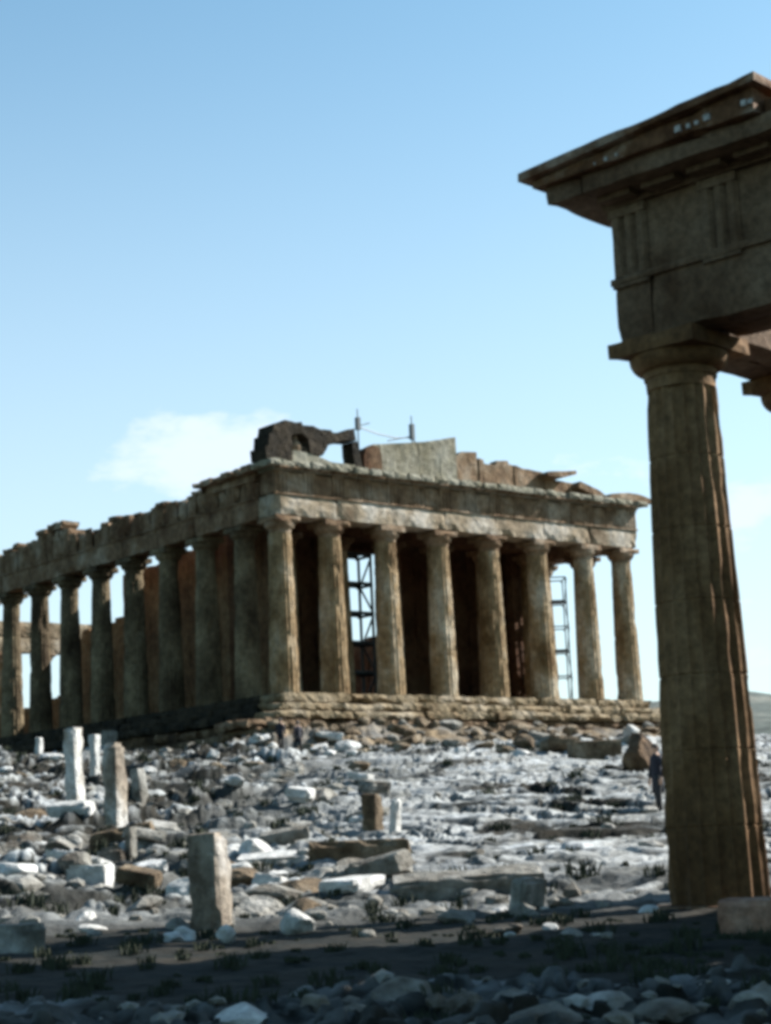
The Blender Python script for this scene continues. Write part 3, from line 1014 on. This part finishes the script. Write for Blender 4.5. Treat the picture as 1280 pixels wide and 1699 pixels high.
m.tube((0, 2.15, 3.7), (0, 1.2, 4.0), .035)
m.build('rail', M_STEEL, rg)
m = MB().tube((0, -2.3, 3.5), (.1, -2.9, 2.4), .04).tube((0, 2.2, .2), (1.4, 2.2, -.0), .04)
m.build('strut', M_STEEL, rg)

# ------------------------------------------------------------------ gate building in the foreground
GP = Vector((-67.0336, 39.835, -10.378))
GR = 0.137494
G = empty('gate_building', GP, GR)
tag(G, 'dark marble gateway porch with fluted corner column and jutting cornice in the foreground', 'gateway')
H = 8.53 * 1.1112184
GSH = H - .86
g_sh = [shaft_mesh('column', M_PORCH_COL, GSH, .83, .60, s + 20, drums=7, groove=.085, damage=.12) for s in range(2)]
g_cap = capital_mesh('capital', M_PORCH_COL, .60, .30, .88, .26, .30, 5)
gys = [0, -4.2, -7.9, -13.3, -17.0, -21.2]
for i, y in enumerate(gys):
    o = obj_of('column', g_sh[i % 2], G, (0, y, 0), i * .314 * 3)
    if i < 2: obj_of('capital', g_cap, o, (0, 0, GSH), -i * .314 * 3)
    else: o.scale = (1, 1, .12 + .05 * (i % 3))          # unseen rest of the row, cut to stumps so sunlight passes
YE = gys[1] - .95
hw = .72
a0, a1 = H, H + 1.15
f1 = a1 + 1.24
# architraves: east row, north flank, south flank
xs = [-3.6, -8.0]
m = MB()
ys = [hw, YE]
for i in range(1):
    m.rbox(-hw, -.01, ys[i + 1] + .01, 0, a0, a1, .3, .012, .05, i)
    m.rbox(.003, hw, ys[i + 1] + .01, ys[i], a0, a1, .3, .012, .05, i + 9)
ga = m.build('architrave', M_PORCH, G)
m = MB()
m.rbox(-4.2, -.008, .01, hw, a0, a1, .3, .014, .07, 21)
m.rbox(-4.2, -hw - .012, -hw, -.01, a0, a1, .3, .014, .10, 22)
gb = m.build('architrave', M_PORCH, G)
for par, (X0, X1, Y0, Y1) in ((gb, (-8.0, hw + .06, hw - .01, hw + .07)), (ga, (hw - .01, hw + .06, YE, hw - .015))):
    MB().rbox(X0, X1, Y0, Y1, a1 - .13, a1 + .0, .3, .008, .03, 4).build('taenia', M_PORCH, par)
fr = MB()
fr.rbox(-hw + .02, hw - .05, YE + .25, .2, a1, f1, .4, .015, .04, 31)
fr = fr.build('frieze', M_PORCH, G)
fb = MB().rbox(-8, hw - .045, .21, hw - .05, a1, f1, .4, .015, .04, 33).build('frieze', M_PORCH, G)
gtri = triglyph_mesh(.74, 1.23, .09, M_PORCH)
gx = [hw - .37 - 1.84 * i for i in range(5)]
for x_ in gx:
    obj_of('triglyph', gtri, fb, (x_, hw - .055, a1), -math.pi / 2)
    m = MB().box(x_ - .37, x_ + .37, hw + .0, hw + .06, a1 - .20, a1 - .132)
    m.build('regula', M_PORCH, gb)
for i in range(3):
    obj_of('triglyph', gtri, fr, (hw - .055, hw - .37 - i * 1.76, a1), math.pi)
# cornice: geison with mutules, gutter on top, broken off towards the west
m = MB()
fa = 1.5
m.rbox(-8, hw - .012, .2, fa, f1 + .14, f1 + .46, .26, .015, .07, 41)
m.rbox(hw, fa, YE + .5, fa, f1 + .14, f1 + .46, .26, .015, .07, 42)
m.rbox(-8, hw + .06, -.3, hw + .08, f1, f1 + .138, .4, .008, .03, 43)
m.box(hw + .061, hw + .1, YE + .5, hw + .08, f1, f1 + .138)
gc = m.build('cornice', M_PORCH, G)
for i in range(9):
    x_ = hw - .37 - .92 * i
    MB().box(x_ - .33, x_ + .33, hw + .12, fa - .38, f1 + .05, f1 + .142).build('mutule', M_PORCH, gc)
# upper gutter course (two stages) rising gently to the west, broken off 3 m west of the corner
XB = -2.85
s0 = f1 + .46


def rise(m, z0, k=.062, d=-.09):
    m.v = [(x_, y_, z_ + max(0, min(1, (z_ - z0) / .15)) * (d + k * (1.8 - x_))) for x_, y_, z_ in m.v]
    return m


m = MB()
m.rbox(XB, 1.66, .3, 1.66, s0, s0 + .22, .24, .006, .03, 51)
rise(m, s0)
m.rbox(.3, 1.655, YE + .9, .298, s0, s0 + .12, .3, .014, .05, 52)
m.rbox(-8, XB - .02, .3, 1.40, s0, s0 + .26, .24, .02, .12, 53)
m.build('cornice', M_SIMA, G)
m = MB()
m.rbox(XB - .15, 1.84, .55, 1.84, s0 + .222, s0 + .38, .24, .006, .03, 55)
rise(m, s0)
m.rbox(.5, 1.80, YE + 1.1, .548, s0 + .125, s0 + .26, .3, .012, .06, 56)
si = m.build('gutter', M_SIMA, G)
for x_, q_ in ((.28, .4), (.05, .5), (-.18, .35), (-1.42, 1), (-1.62, .6), (-1.78, .7), (-1.98, 1), (-2.68, .9), (-2.80, .6)):
    zz = s0 + .02 + (-.09 + .062 * (1.8 - x_)) * .6
    m = MB().rbox(x_ - .06 * q_, x_ + .06 * q_, 1.64, 1.70, zz, zz + .02 + .09 * q_, .04, .012, .03, x_, 5)
    m.build('mortar_patch', M_WHITE, si)
# walls behind: anta, north and south side wall, door wall, higher west hall
m = MB()
WX = -4.0
for i in range(12):
    xa = WX - 2.1 * (i + 1); xb = WX - 2.1 * i
    hh = f1 if i < 3 else f1 + 1.6 + .3 * math.sin(i * 2.1)
    for c in range(9):
        za = hh * c / 9; zb = hh * (c + 1) / 9
        of = .5 * (c % 2)
        m.rbox(xa + of, xb - .012 + of, -.55 - .003 * (c % 2), .5 + .003 * (c % 2), za, zb - .01, .5, .012, .06, i * 9 + c)
m.build('side_wall', M_PORCH, G)
m = MB()
m.rbox(WX - 25, WX, gys[-1] - .5, gys[-1] + .5, 0, f1 - .5, 1, .03, .1, 5)
m.build('side_wall', M_PORCH, G)
m = MB()
for (ya, yb) in ((-20.8, -17.6), (-15.5, -13.1), (-8.2, -5.4), (-3.7, -.6)):
    m.rbox(-8.3, -7.1, ya, yb, .8, H, .8, .02, .08, ya)
m.rbox(-8.3, -7.1, -19, -.6, H + .0, f1 - .6, .8, .02, .1, 8)
m.build('door_wall', M_PORCH, G)
# stepped base
for i in range(3):
    o_ = 1.05 + .36 * i
    m = MB()
    z1 = -.3 * i; z0 = -.3 * (i + 1)
    n = 14
    for j in range(n):
        ya = gys[-1] - o_ + (21.2 + 2 * o_) * j / n; yb = gys[-1] - o_ + (21.2 + 2 * o_) * (j + 1) / n
        if j == n - 1 and i == 0: pass
        m.rbox(-29, o_, ya, yb - .01, z0, z1, .5, .012, .07, i * 20 + j) if j in (n - 1,) else m.rbox(-1.5, o_, ya, yb - .01, z0, z1, .4, .012, .07, i * 20 + j)
    m.build('step', M_SIMA, G)

# ------------------------------------------------------------------ loose stones
rock_meshes = []


def rock_mesh(name, seed, mat, flat=.7, sub=3, facet=.35):
    import bmesh
    bm = bmesh.new()
    bmesh.ops.create_icosphere(bm, subdivisions=sub, radius=.5)
    rr = random.Random(seed)
    planes = [(Vector((rr.uniform(-1, 1), rr.uniform(-1, 1), rr.uniform(-1, 1))).normalized(), rr.uniform(.26, .42)) for _ in range(11)]
    for v in bm.verts:
        p = v.co.copy()
        for n_, d in planes:
            e = p.dot(n_) - d
            if e > 0: p -= n_ * e * .92
        p += mn.noise_vector(p * 3 + Vector((seed * 5.1, 0, 0))) * .05 + mn.noise_vector(p * 8 + Vector((seed, 0, 0))) * .018
        p.z *= flat
        v.co = p
    m = bpy.data.meshes.new(name)
    bm.to_mesh(m); bm.free()
    m.materials.append(mat)
    return m


def block_mesh(name, seed, mat, dims, chip=.12, amp=.03, res=None):
    a, b, c = dims
    m = MB().rbox(-a / 2, a / 2, -b / 2, b / 2, 0, c, res or min(dims) / 3.2, amp, chip, seed, 1.4)
    return m.mesh(name, mat)


def put(name, mesh, px, py, label, cat, rz=0, tilt=(0, 0), sc=None, sink=.05, group=None, t=None):
    p, mpp = ground_at(px, py)
    o = obj_of(name, mesh, None, (p.x, p.y, p.z - sink), rz)
    o.rotation_euler = (tilt[0], tilt[1], rz)
    if sc: o.scale = sc
    tag(o, label, cat, group)
    return o


def px_size(px, py):
    return ground_at(px, py)[1]


def upright(px, pybase, pytop, wpx, ratio, mat, label, name='stone_post', lean=(0, 0), chip=.10, rzd=None, group=None):
    """standing stone: wpx overall width in photo pixels"""
    p, mpp = ground_at(px, pybase)
    Wm = wpx * mpp; Hm = (pybase - pytop) * mpp
    side = Wm / 1.32
    rz = R(rzd if rzd is not None else 25)
    me = block_mesh(name, px, mat, (side * ratio, side, Hm + .35), chip, .015, side / 4)
    o = obj_of(name, me, None, (p.x, p.y, p.z - .3), rz)
    o.rotation_euler = (lean[0], lean[1], rz)
    tag(o, label, 'stone post', group)
    return o


upright(352, 1540, 1393, 68, 1.1, M_POST, 'broad square marble post nearest the camera, brown with a paler right edge', lean=(0, R(1)))
upright(128, 1358, 1212, 36, .9, M_POST, 'slender pale post at far left with a white block leaning against its right side', lean=(R(-1), R(2)))
upright(192, 1375, 1238, 43, .9, M_POST, 'tall squared brown post with a rough stone beside its top')
upright(158, 1300, 1222, 22, .8, M_WHITE, 'short white upright block close behind the slender pale post')
upright(218, 1434, 1378, 26, .6, M_LIME, 'small cream upright stone just below the tall squared post')
upright(237, 1342, 1278, 32, .7, M_LIME, 'thick cream upright stone behind the tall squared post', lean=(0, R(6)))
upright(653, 1392, 1330, 26, .7, M_WHITE, 'narrow white stone standing upright beside a brown block in the middle of the slope', lean=(R(4), R(-5)))
upright(620, 1388, 1322, 40, .9, M_BROWNST, 'squat brown upright block left of the narrow white stone', name='stone_block')
upright(180, 1252, 1214, 34, 1, M_LIME, 'rough rounded stone behind the top of the tall squared post', name='boulder', chip=.3)
upright(65, 1262, 1226, 16, .8, M_WHITE, 'small white marker stone at the far left below the colonnade')


def sized_block(px, py, wpx, hpx, deppx, mat, label, name='stone_block', rz=20, cat='stone block', tilt=(0, 0), chip=.12, group=None):
    p, mpp = ground_at(px, py)
    W_, H_, D_ = wpx * mpp, hpx * mpp, deppx * mpp
    me = block_mesh(name, px + py, mat, (D_, W_, H_ + .25), min(chip, H_ * .3), .03, max(.07, min(W_, H_, D_) / 4))
    o = obj_of(name, me, None, (p.x, p.y, p.z - .2), 0)
    o.rotation_euler = (tilt[0], tilt[1], YAW + R(rz))
    tag(o, label, cat, group)
    return o


def sized_rock(px, py, wpx, hpx, mat, label, name='rock', cat='rock', seed=1, rz=0, group=None, flat=1.0):
    p, mpp = ground_at(px, py)
    me = rock_mesh(name, seed, mat, 1.0)
    o = obj_of(name, me, None, (p.x, p.y, p.z + hpx * mpp * .36), rz)
    o.scale = (wpx * mpp * 1.1, wpx * mpp * 1.1, hpx * mpp * 1.25)
    tag(o, label, cat, group)
    return o


sized_rock(494, 1548, 58, 40, M_WHITE, 'bright white pointed boulder lying in the shadow edge in the foreground', 'boulder', 'boulder', 3)
sized_rock(375, 1562, 34, 28, M_WHITE, 'white stone lying at the foot of the broad square post', seed=5)
sized_rock(143, 1536, 40, 24, M_WHITE, 'white rounded stone in the dark grass at lower left', seed=6)
sized_block(28, 1578, 95, 36, 60, M_LIME, 'long pale rounded block at the left edge of the foreground', rz=8, chip=.2)
sized_block(775, 1478, 250, 26, 60, M_LIME, 'long low pale ledge block running across the slope in the middle', rz=3, tilt=(R(-2.2), R(-15)), chip=.2)
sized_block(872, 1508, 90, 44, 26, M_LIME, 'wedge-shaped pale block at the right end of the long ledge', rz=62, tilt=(0, R(-8)))
sized_block(455, 1442, 120, 20, 60, M_WHITE, 'flat white slab lying right of the broad square post', rz=-4, tilt=(0, R(-12)), chip=.15)
sized_block(598, 1442, 165, 42, 60, M_BROWNST, 'long dark brown block across the middle of the slope', rz=0, chip=.25)
sized_block(620, 1462, 130, 18, 60, M_LIME, 'thin cream slab just below the long dark brown block', rz=2, tilt=(0, R(-14)), chip=.15)
sized_rock(762, 1532, 62, 24, M_LIME, 'flat yellowish rock in the dark grass below the long ledge', seed=9)
sized_rock(623, 1505, 40, 20, M_LIME, 'small pale rock in the dark below the long dark brown block', seed=10)
sized_rock(868, 1266, 38, 28, M_WHITE, 'white boulder below the middle of the temple front', 'boulder', 'boulder', 12)
sized_rock(1048, 1226, 30, 26, M_WHITE, 'round white boulder on top of the rubble below the right end of the temple', 'boulder', 'boulder', 13)
sized_rock(1062, 1292, 66, 84, M_FOUND, 'big brown rounded boulder beside the gateway column', 'boulder', 'boulder', 17)
sized_block(988, 1268, 84, 36, 50, M_BROWNST, 'long grey-brown block left of the big brown boulder', rz=5)
sized_rock(60, 1420, 80, 22, M_LIME, 'low flat pale rock at the left edge above the dark hollow', seed=22)
sized_block(150, 1462, 66, 22, 50, M_WHITE, 'flat whitish block below the two tall posts', rz=-10)
sized_block(185, 1436, 40, 26, 40, M_LIME, 'small cream block left of the small cream upright stone', rz=14)
for i, (a, b, wd, hh, wh) in enumerate([(313, 1246, 20, 18, 'leftmost'), (343, 1232, 24, 22, 'topmost'), (357, 1262, 24, 18, 'lowest and largest'), (395, 1268, 34, 16, 'flattest'), (410, 1240, 26, 20, 'uppermost right-hand'), (452, 1250, 20, 18, 'rightmost')]):
    sized_rock(a, b, wd, hh, M_WHITE, wh + ' of the small white stones in the shade left of the two people', seed=30 + i, group='small white stones below the colonnade')
sized_block(1246, 1546, 92, 46, 60, M_PINK, 'reddish squared block at the foot of the gateway column, at the right edge', rz=-22, chip=.05)
# foreground stones in the shade, some catching the sun
for i, (a, b, wd, hh, mt2, lb) in enumerate([
        (672, 1672, 100, 52, M_LIME, 'blue-grey pointed rock at the bottom centre of the foreground'),
        (522, 1700, 50, 58, M_LIME, 'upright blue-grey rock at the bottom left of centre'),
        (408, 1712, 110, 46, M_WHITE, 'pale flat rock cut by the bottom edge, left of centre'),
        (1190, 1648, 54, 22, M_WHITE, 'left of the two bright stones under the gateway column'),
        (1232, 1652, 34, 22, M_WHITE, 'right of the two bright stones under the gateway column'),
        (590, 1706, 80, 40, M_LIME, 'grey rock right of the upright blue-grey rock'),
        (760, 1690, 90, 44, M_LIME, 'grey rounded rock right of the pointed rock at bottom centre'),
        (850, 1676, 70, 34, M_LIME, 'small grey rock near the bottom, right of centre'),
        (900, 1712, 130, 50, M_LIME, 'broad grey rock cut by the bottom edge right of centre'),
        (1010, 1690, 90, 42, M_LIME, 'grey rock at the bottom below the dark band, third from the right'),
        (1110, 1706, 110, 46, M_LIME, 'low grey rock at the bottom left of the two bright stones'),
        (1258, 1690, 90, 60, M_LIME, 'grey rock in the bottom right corner')]):
    sized_rock(a, b, wd, hh, mt2, lb, 'rock', 'rock', 60 + i, rz=i)

# scattered countable rocks and broken blocks
rk = [rock_mesh('rock', 100 + i, M_LIME, .7) for i in range(7)] + [rock_mesh('rock', 120 + i, M_WHITE, .7) for i in range(3)] + [rock_mesh('rock', 130 + i, M_BROWNST, .7) for i in range(3)]
bk = [block_mesh('stone_block', 200 + i, [M_LIME, M_WHITE, M_LIME, M_WHITE, M_LIME, M_BROWNST][i], (1.3, .8 + .2 * (i % 3), .5), .12, .03, .16) for i in range(6)]
rr = random.Random(21)


def scatter(n, box_, kinds, smin, smax, name, cat, place, sink=.2):
    for i in range(n):
        px = rr.uniform(box_[0], box_[2]); py = rr.uniform(box_[1], box_[3])
        p, mpp = ground_at(px, py)
        z = hz(p.x, p.y)
        s = rr.uniform(smin, smax)
        me = rr.choice(kinds)
        o = obj_of(name, me, None, (p.x, p.y, z + s * .05), rr.uniform(0, 6.3))
        o.rotation_euler = (rr.uniform(-.25, .25), rr.uniform(-.25, .25), rr.uniform(0, 6.3))
        o.scale = (s * rr.uniform(.8, 1.5), s, s * rr.uniform(.6, 1.1))
        size = 'large' if s > (smin + smax) / 2 else 'small'
        colr = {'limestone_rock': 'grey', 'white_marble': 'whitish', 'brown_stone': 'brown'}[me.materials[0].name]
        kind = 'rough rock' if name == 'rock' else 'squared broken block'
        tag(o, size + ' ' + colr + ' ' + kind + ' ' + place, cat, size + ' ' + colr + ' ' + kind + 's ' + place)


scatter(70, (0, 1290, 620, 1520), rk, .5, 1.3, 'rock', 'rock', 'in the rubble on the left half of the slope')
scatter(34, (0, 1238, 470, 1290), rk, .6, 1.5, 'rock', 'rock', 'on the upper left slope below the long colonnade')
scatter(34, (500, 1236, 1080, 1262), rk[7:], .5, 1.3, 'rock', 'rock', 'at the foot of the temple front')
scatter(9, (640, 1330, 1100, 1480), rk[:10], .3, .6, 'rock', 'rock', 'on the bare bedrock right of centre')
scatter(22, (0, 1300, 640, 1500), bk, .45, .95, 'stone_block', 'stone block', 'in the rubble on the left half of the slope')
scatter(14, (480, 1236, 1080, 1270), bk, .7, 1.3, 'stone_block', 'stone block', 'at the foot of the temple front')
scatter(26, (60, 1500, 1080, 1560), rk[:10], .18, .5, 'rock', 'rock', 'along the edge of the foreground shadow')


rf = random.Random(77)
for i in range(110):
    y = rf.uniform(CW - 4, 3.4); x = -rf.uniform(2.3, 6.4)
    s_ = rf.uniform(.35, 1.35) * (1.15 if x > -4 else .8)
    br = rf.random() < .9
    o = obj_of('rock', (rk[10:] if br else rk[:3])[rf.randrange(3)], None, (x, y, hz(x, y) + s_ * .12), rf.uniform(0, 6))
    o.scale = (s_ * rf.uniform(.9, 1.6), s_, s_ * rf.uniform(.8, 1.3))
    q_ = ('brown' if br else 'grey') + ' tumbled boulder'
    tag(o, ('big ' if s_ > 1 else 'small ') + q_ + ' against the rough footing of the temple front', 'boulder', ('big ' if s_ > 1 else 'small ') + q_ + 's against the temple footing')


def make_rubble():
    m = MB()
    proto = [rock_mesh('rubble_piece', 300 + i, M_LIME, .7, 1) for i in range(5)]
    pv = [([v.co.copy() for v in q.vertices], [tuple(p.vertices) for p in q.polygons]) for q in proto]
    for q in proto: bpy.data.meshes.remove(q)
    n = 4600
    R2 = np.random.RandomState(4)
    a = R2.uniform(-13, 13, n); tt = 14 + (R2.uniform(0, 1, n) ** .8) * 100
    tt[:420] = R2.uniform(13.5, 18.5, 420)
    X = CAM.x + tt / np.cos(np.radians(a)) * np.cos(YAW - np.radians(a)); Y = CAM.y + tt / np.cos(np.radians(a)) * np.sin(YAW - np.radians(a))
    Z, S = terrain_h(X, Y)
    for i in range(n):
        if X[i] > -8.5 and Y[i] < 5: continue
        if 18 < tt[i] < 29 and R2.rand() < .93: continue
        sl = (X[i] - CAM.x) * RX + (Y[i] - CAM.y) * RY
        if sl > -1 and 36 < tt[i] < 105 and R2.rand() < .95: continue
        if S[i] > .55 and R2.rand() < .6: continue
        if (X[i] - GP.x) * .99 + (Y[i] - GP.y) * .137 < 2.5 and (Y[i] - GP.y) < 2.5: continue
        s = (.08 + .5 * R2.rand() ** 2.5) * (1 if tt[i] > 30 else .5)
        vs, fs = pv[i % 5]
        c, sn = math.cos(i), math.sin(i)
        ax, az = R2.uniform(.8, 1.5), R2.uniform(.6, 1.2)
        m.add([(X[i] + (v.x * c - v.y * sn) * s * ax, Y[i] + (v.x * sn + v.y * c) * s, Z[i] + .1 * s + v.z * s * az) for v in vs], fs)
    o = m.build('rubble', M_LIME)
    tag(o, 'loose broken limestone rubble strewn over the whole slope', 'rubble', kind='stuff')


make_rubble()


# low scrub and dry grass tufts
def make_scrub():
    m = MB()
    R2 = np.random.RandomState(9)
    n = 1500
    a = R2.uniform(-13, 13, n); tt = 15 + R2.uniform(0, 1, n) ** 1.1 * 92
    X = CAM.x + tt * np.cos(YAW - np.radians(a)); Y = CAM.y + tt * np.sin(YAW - np.radians(a))
    Z, S = terrain_h(X, Y)
    for i in range(n):
        if S[i] < .35 or (X[i] > -3.2 and Y[i] < 3): continue
        if tt[i] > 30 and R2.rand() < .25: continue
        if (X[i] - GP.x) * .99 + (Y[i] - GP.y) * .137 < 2.5 and (Y[i] - GP.y) < 2.5: continue
        if tt[i] < 19 and R2.rand() < .8: continue
        h = (.06 + .28 * R2.rand() ** 2) * (1 if tt[i] > 34 else .6)
        for b in range(34):
            an = R2.uniform(0, 6.28); d = R2.uniform(0, h * 1.2); wd = .006 + .0003 * tt[i]
            bx, by = X[i] + d * math.cos(an), Y[i] + d * math.sin(an)
            lx, ly = R2.uniform(-.5, .5) * h, R2.uniform(-.5, .5) * h
            cx, cy = math.cos(an * 3) * wd, math.sin(an * 3) * wd
            hb = h * R2.uniform(.5, 1.1)
            m.add([(bx - cx, by - cy, Z[i] - .05), (bx + cx, by + cy, Z[i] - .05), (bx + lx * .5 + cx, by + ly * .5 + cy, Z[i] + hb * .6), (bx + lx, by + ly, Z[i] + hb), (bx + lx * .5 - cx, by + ly * .5 - cy, Z[i] + hb * .6)], [(0, 1, 2, 3, 4)])
    o = m.build('scrub', plain('scrub_leaf', (.022, .028, .013), .95))
    tag(o, 'dark low scrub and dry grass tufts between the stones', 'scrub', kind='stuff')


make_scrub()


# ------------------------------------------------------------------ people
def loft(m, rings, n=14):
    """rings: (centre, half width vector, half depth vector)"""
    k0 = len(m.v)
    for c, a, b in rings:
        for i in range(n):
            t = 2 * math.pi * i / n
            q = c + a * math.cos(t) + b * math.sin(t)
            m.v.append(tuple(q))
    for k_ in range(len(rings) - 1):
        for i in range(n):
            m.f.append((k0 + k_ * n + i, k0 + k_ * n + (i + 1) % n, k0 + (k_ + 1) * n + (i + 1) % n, k0 + (k_ + 1) * n + i))
    m.f.append(tuple(k0 + i for i in range(n - 1, -1, -1)))
    m.f.append(tuple(k0 + (len(rings) - 1) * n + i for i in range(n)))


def person(loc, rz, height, label, coat_m, trouser_m, legs=.10, arm=.12, coat_len=.86, lean=0):
    """origin at the feet, faces local -y; 1.72 m figure scaled"""
    s = height / 1.72
    t = empty('person', loc, rz)
    t.scale = (s, s, s)
    t.rotation_euler = (lean, 0, rz)
    tag(t, label, 'person')
    V = Vector
    # skeleton for one continuous skinned body
    vs = []; rad = []; ed = []

    def add(p, r, par=None):
        vs.append(p); rad.append(r)
        if par is not None: ed.append((par, len(vs) - 1))
        return len(vs) - 1
    pel = add((0, 0, .95), .135)
    wa = add((0, 0, 1.08), .12, pel); ch = add((0, .0, 1.28), .135, wa); nk0 = add((0, .01, 1.43), .075, ch)
    nk = add((0, 0, 1.50), .052, nk0); hd = add((0, -.015, 1.60), .085, nk); tp = add((0, -.01, 1.68), .07, hd)
    hands = []
    for sx in (-1, 1):
        hp = add((sx * .10, 0, .90), .095, pel)
        kn = add((sx * (.10 + legs * .3), -.02 - sx * legs * .3, .50), .062, hp)
        an = add((sx * (.10 + legs * .4), .02 - sx * legs * .6, .09), .040, kn)
        ft = add((sx * (.11 + legs * .4), -.13 - sx * legs * .6, .035), .035, an)
        sh = add((sx * .175, 0, 1.39), .062, nk0)
        el = add((sx * (.22 + arm * .5), .03, 1.11), .042, sh)
        wr = add((sx * (.23 + arm * .3), -.05, .87), .027, el)
        pm = add((sx * (.232 + arm * .3), -.065, .80), .034, wr)
        for q in range(4):
            L_ = (.075, .085, .08, .062)[q]
            y = -.10 + q * .021
            a = add((sx * (.235 + arm * .3), y, .765), .011, pm)
            b = add((sx * (.228 + arm * .3), y - .004, .765 - L_ * .55), .0095, a)
            add((sx * (.212 + arm * .3), y - .004, .765 - L_), .008, b)
        a = add((sx * (.222 + arm * .3), -.105, .80), .011, pm)
        add((sx * (.212 + arm * .3), -.12, .765), .009, a)
    me = bpy.data.meshes.new('body')
    me.from_pydata(vs, ed, [])
    ob = bpy.data.objects.new('body', me); COL.objects.link(ob); ob.parent = t
    md = ob.modifiers.new('skin', 'SKIN')
    sv = me.skin_vertices[0].data
    for i, r in enumerate(rad):
        sv[i].radius = (r, r * (.8 if i in (0, 1, 2) else 1)); sv[i].use_root = (i == 0)
    sb = ob.modifiers.new('sub', 'SUBSURF'); sb.levels = 2; sb.render_levels = 2
    me.materials.append(M_SKIN)
    # face and hair
    m = MB()
    m.lathe([(.01, 1.57), (.018, 1.575), (.012, 1.6), (.004, 1.62)], 8, (0, -.098))
    for sx in (-1, 1): m.lathe([(.002, 1.612), (.012, 1.618), (.012, 1.626), (.002, 1.632)], 8, (sx * .032, -.092))
    for sx in (-1, 1): m.lathe([(.005, 1.58), (.014, 1.59), (.016, 1.62), (.005, 1.635)], 8, (sx * .086, .0))
    m.build('face', M_SKIN, t)
    m = MB()
    loft(m, [(V((0, .03, 1.56)), V((.078, 0, 0)), V((0, .055, 0))), (V((0, .02, 1.62)), V((.094, 0, 0)), V((0, .085, 0))), (V((0, .0, 1.67)), V((.094, 0, 0)), V((0, .095, 0))), (V((0, -.01, 1.715)), V((.072, 0, 0)), V((0, .075, 0))), (V((0, -.005, 1.735)), V((.03, 0, 0)), V((0, .03, 0)))])
    m.build('hair', M_HAIR, t, True)
    # coat with sleeves
    m = MB()
    loft(m, [(V((0, 0, coat_len)), V((.20, 0, 0)), V((0, .145, 0))), (V((0, 0, 1.0)), V((.18, 0, 0)), V((0, .13, 0))), (V((0, 0, 1.1)), V((.165, 0, 0)), V((0, .12, 0))), (V((0, 0, 1.28)), V((.20, 0, 0)), V((0, .135, 0))), (V((0, 0, 1.40)), V((.205, 0, 0)), V((0, .11, 0))), (V((0, .005, 1.455)), V((.11, 0, 0)), V((0, .085, 0))), (V((0, .005, 1.485)), V((.066, 0, 0)), V((0, .066, 0)))], 20)
    for sx in (-1, 1):
        S_, E_, W_ = V((sx * .172, 0, 1.40)), V((sx * (.22 + arm * .5), .03, 1.11)), V((sx * (.23 + arm * .3), -.045, .885))
        loft(m, [(S_, V((.055, 0, .035)), V((0, .075, 0))), (S_.lerp(E_, .25), V((.068, 0, 0)), V((0, .072, 0))), (E_, V((.056, 0, 0)), V((0, .058, 0))), (W_, V((.045, 0, 0)), V((0, .045, 0)))])
    m.build('coat', coat_m, t, True)
    m = MB()
    for sx in (-1, 1):
        A_, K_, N_ = V((sx * .095, 0, .93)), V((sx * (.10 + legs * .3), -.02 - sx * legs * .3, .50)), V((sx * (.10 + legs * .4), .015 - sx * legs * .6, .07))
        loft(m, [(A_, V((.10, 0, 0)), V((0, .125, 0))), (A_.lerp(K_, .4), V((.092, 0, 0)), V((0, .10, 0))), (K_, V((.074, 0, 0)), V((0, .078, 0))), (N_, V((.062, 0, 0)), V((0, .068, 0)))])
    m.build('trousers', trouser_m, t, True)
    for sx in (-1, 1):
        c = V((sx * (.11 + legs * .4), -.06 - sx * legs * .6, 0))
        m = MB()
        loft(m, [(c + V((0, 0, 0)), V((.052, 0, 0)), V((0, .14, 0))), (c + V((0, 0, .04)), V((.054, 0, 0)), V((0, .135, 0))), (c + V((0, .03, .075)), V((.048, 0, 0)), V((0, .09, 0))), (c + V((0, .055, .11)), V((.043, 0, 0)), V((0, .05, 0)))])
        m.build('shoe', M_TROUSER, t, True)
    return t


def stand(px, py, rz, hpx, label, coat, trou, **k):
    p, mpp = ground_at(px, py)
    z = max(hz(p.x, p.y), p.z - .1)
    return person(Vector((p.x, p.y, z - .02)), rz, hpx * mpp, label, coat, trou, **k)


stand(467, 1258, YAW + R(60), 53, 'left one of two people in dark coats below the corner of the temple', M_COAT, M_TROUSER, coat_len=.66)
stand(496, 1256, YAW + R(130), 56, 'right one of two people in dark coats below the corner of the temple', M_COAT, M_TROUSER, coat_len=.70)
stand(1096, 1360, YAW + R(200), 112, 'person in a long dark coat half hidden behind the gateway column', M_COAT, M_TROUSER, coat_len=.5, arm=.25, legs=.16)
print('objects', len(bpy.data.objects))
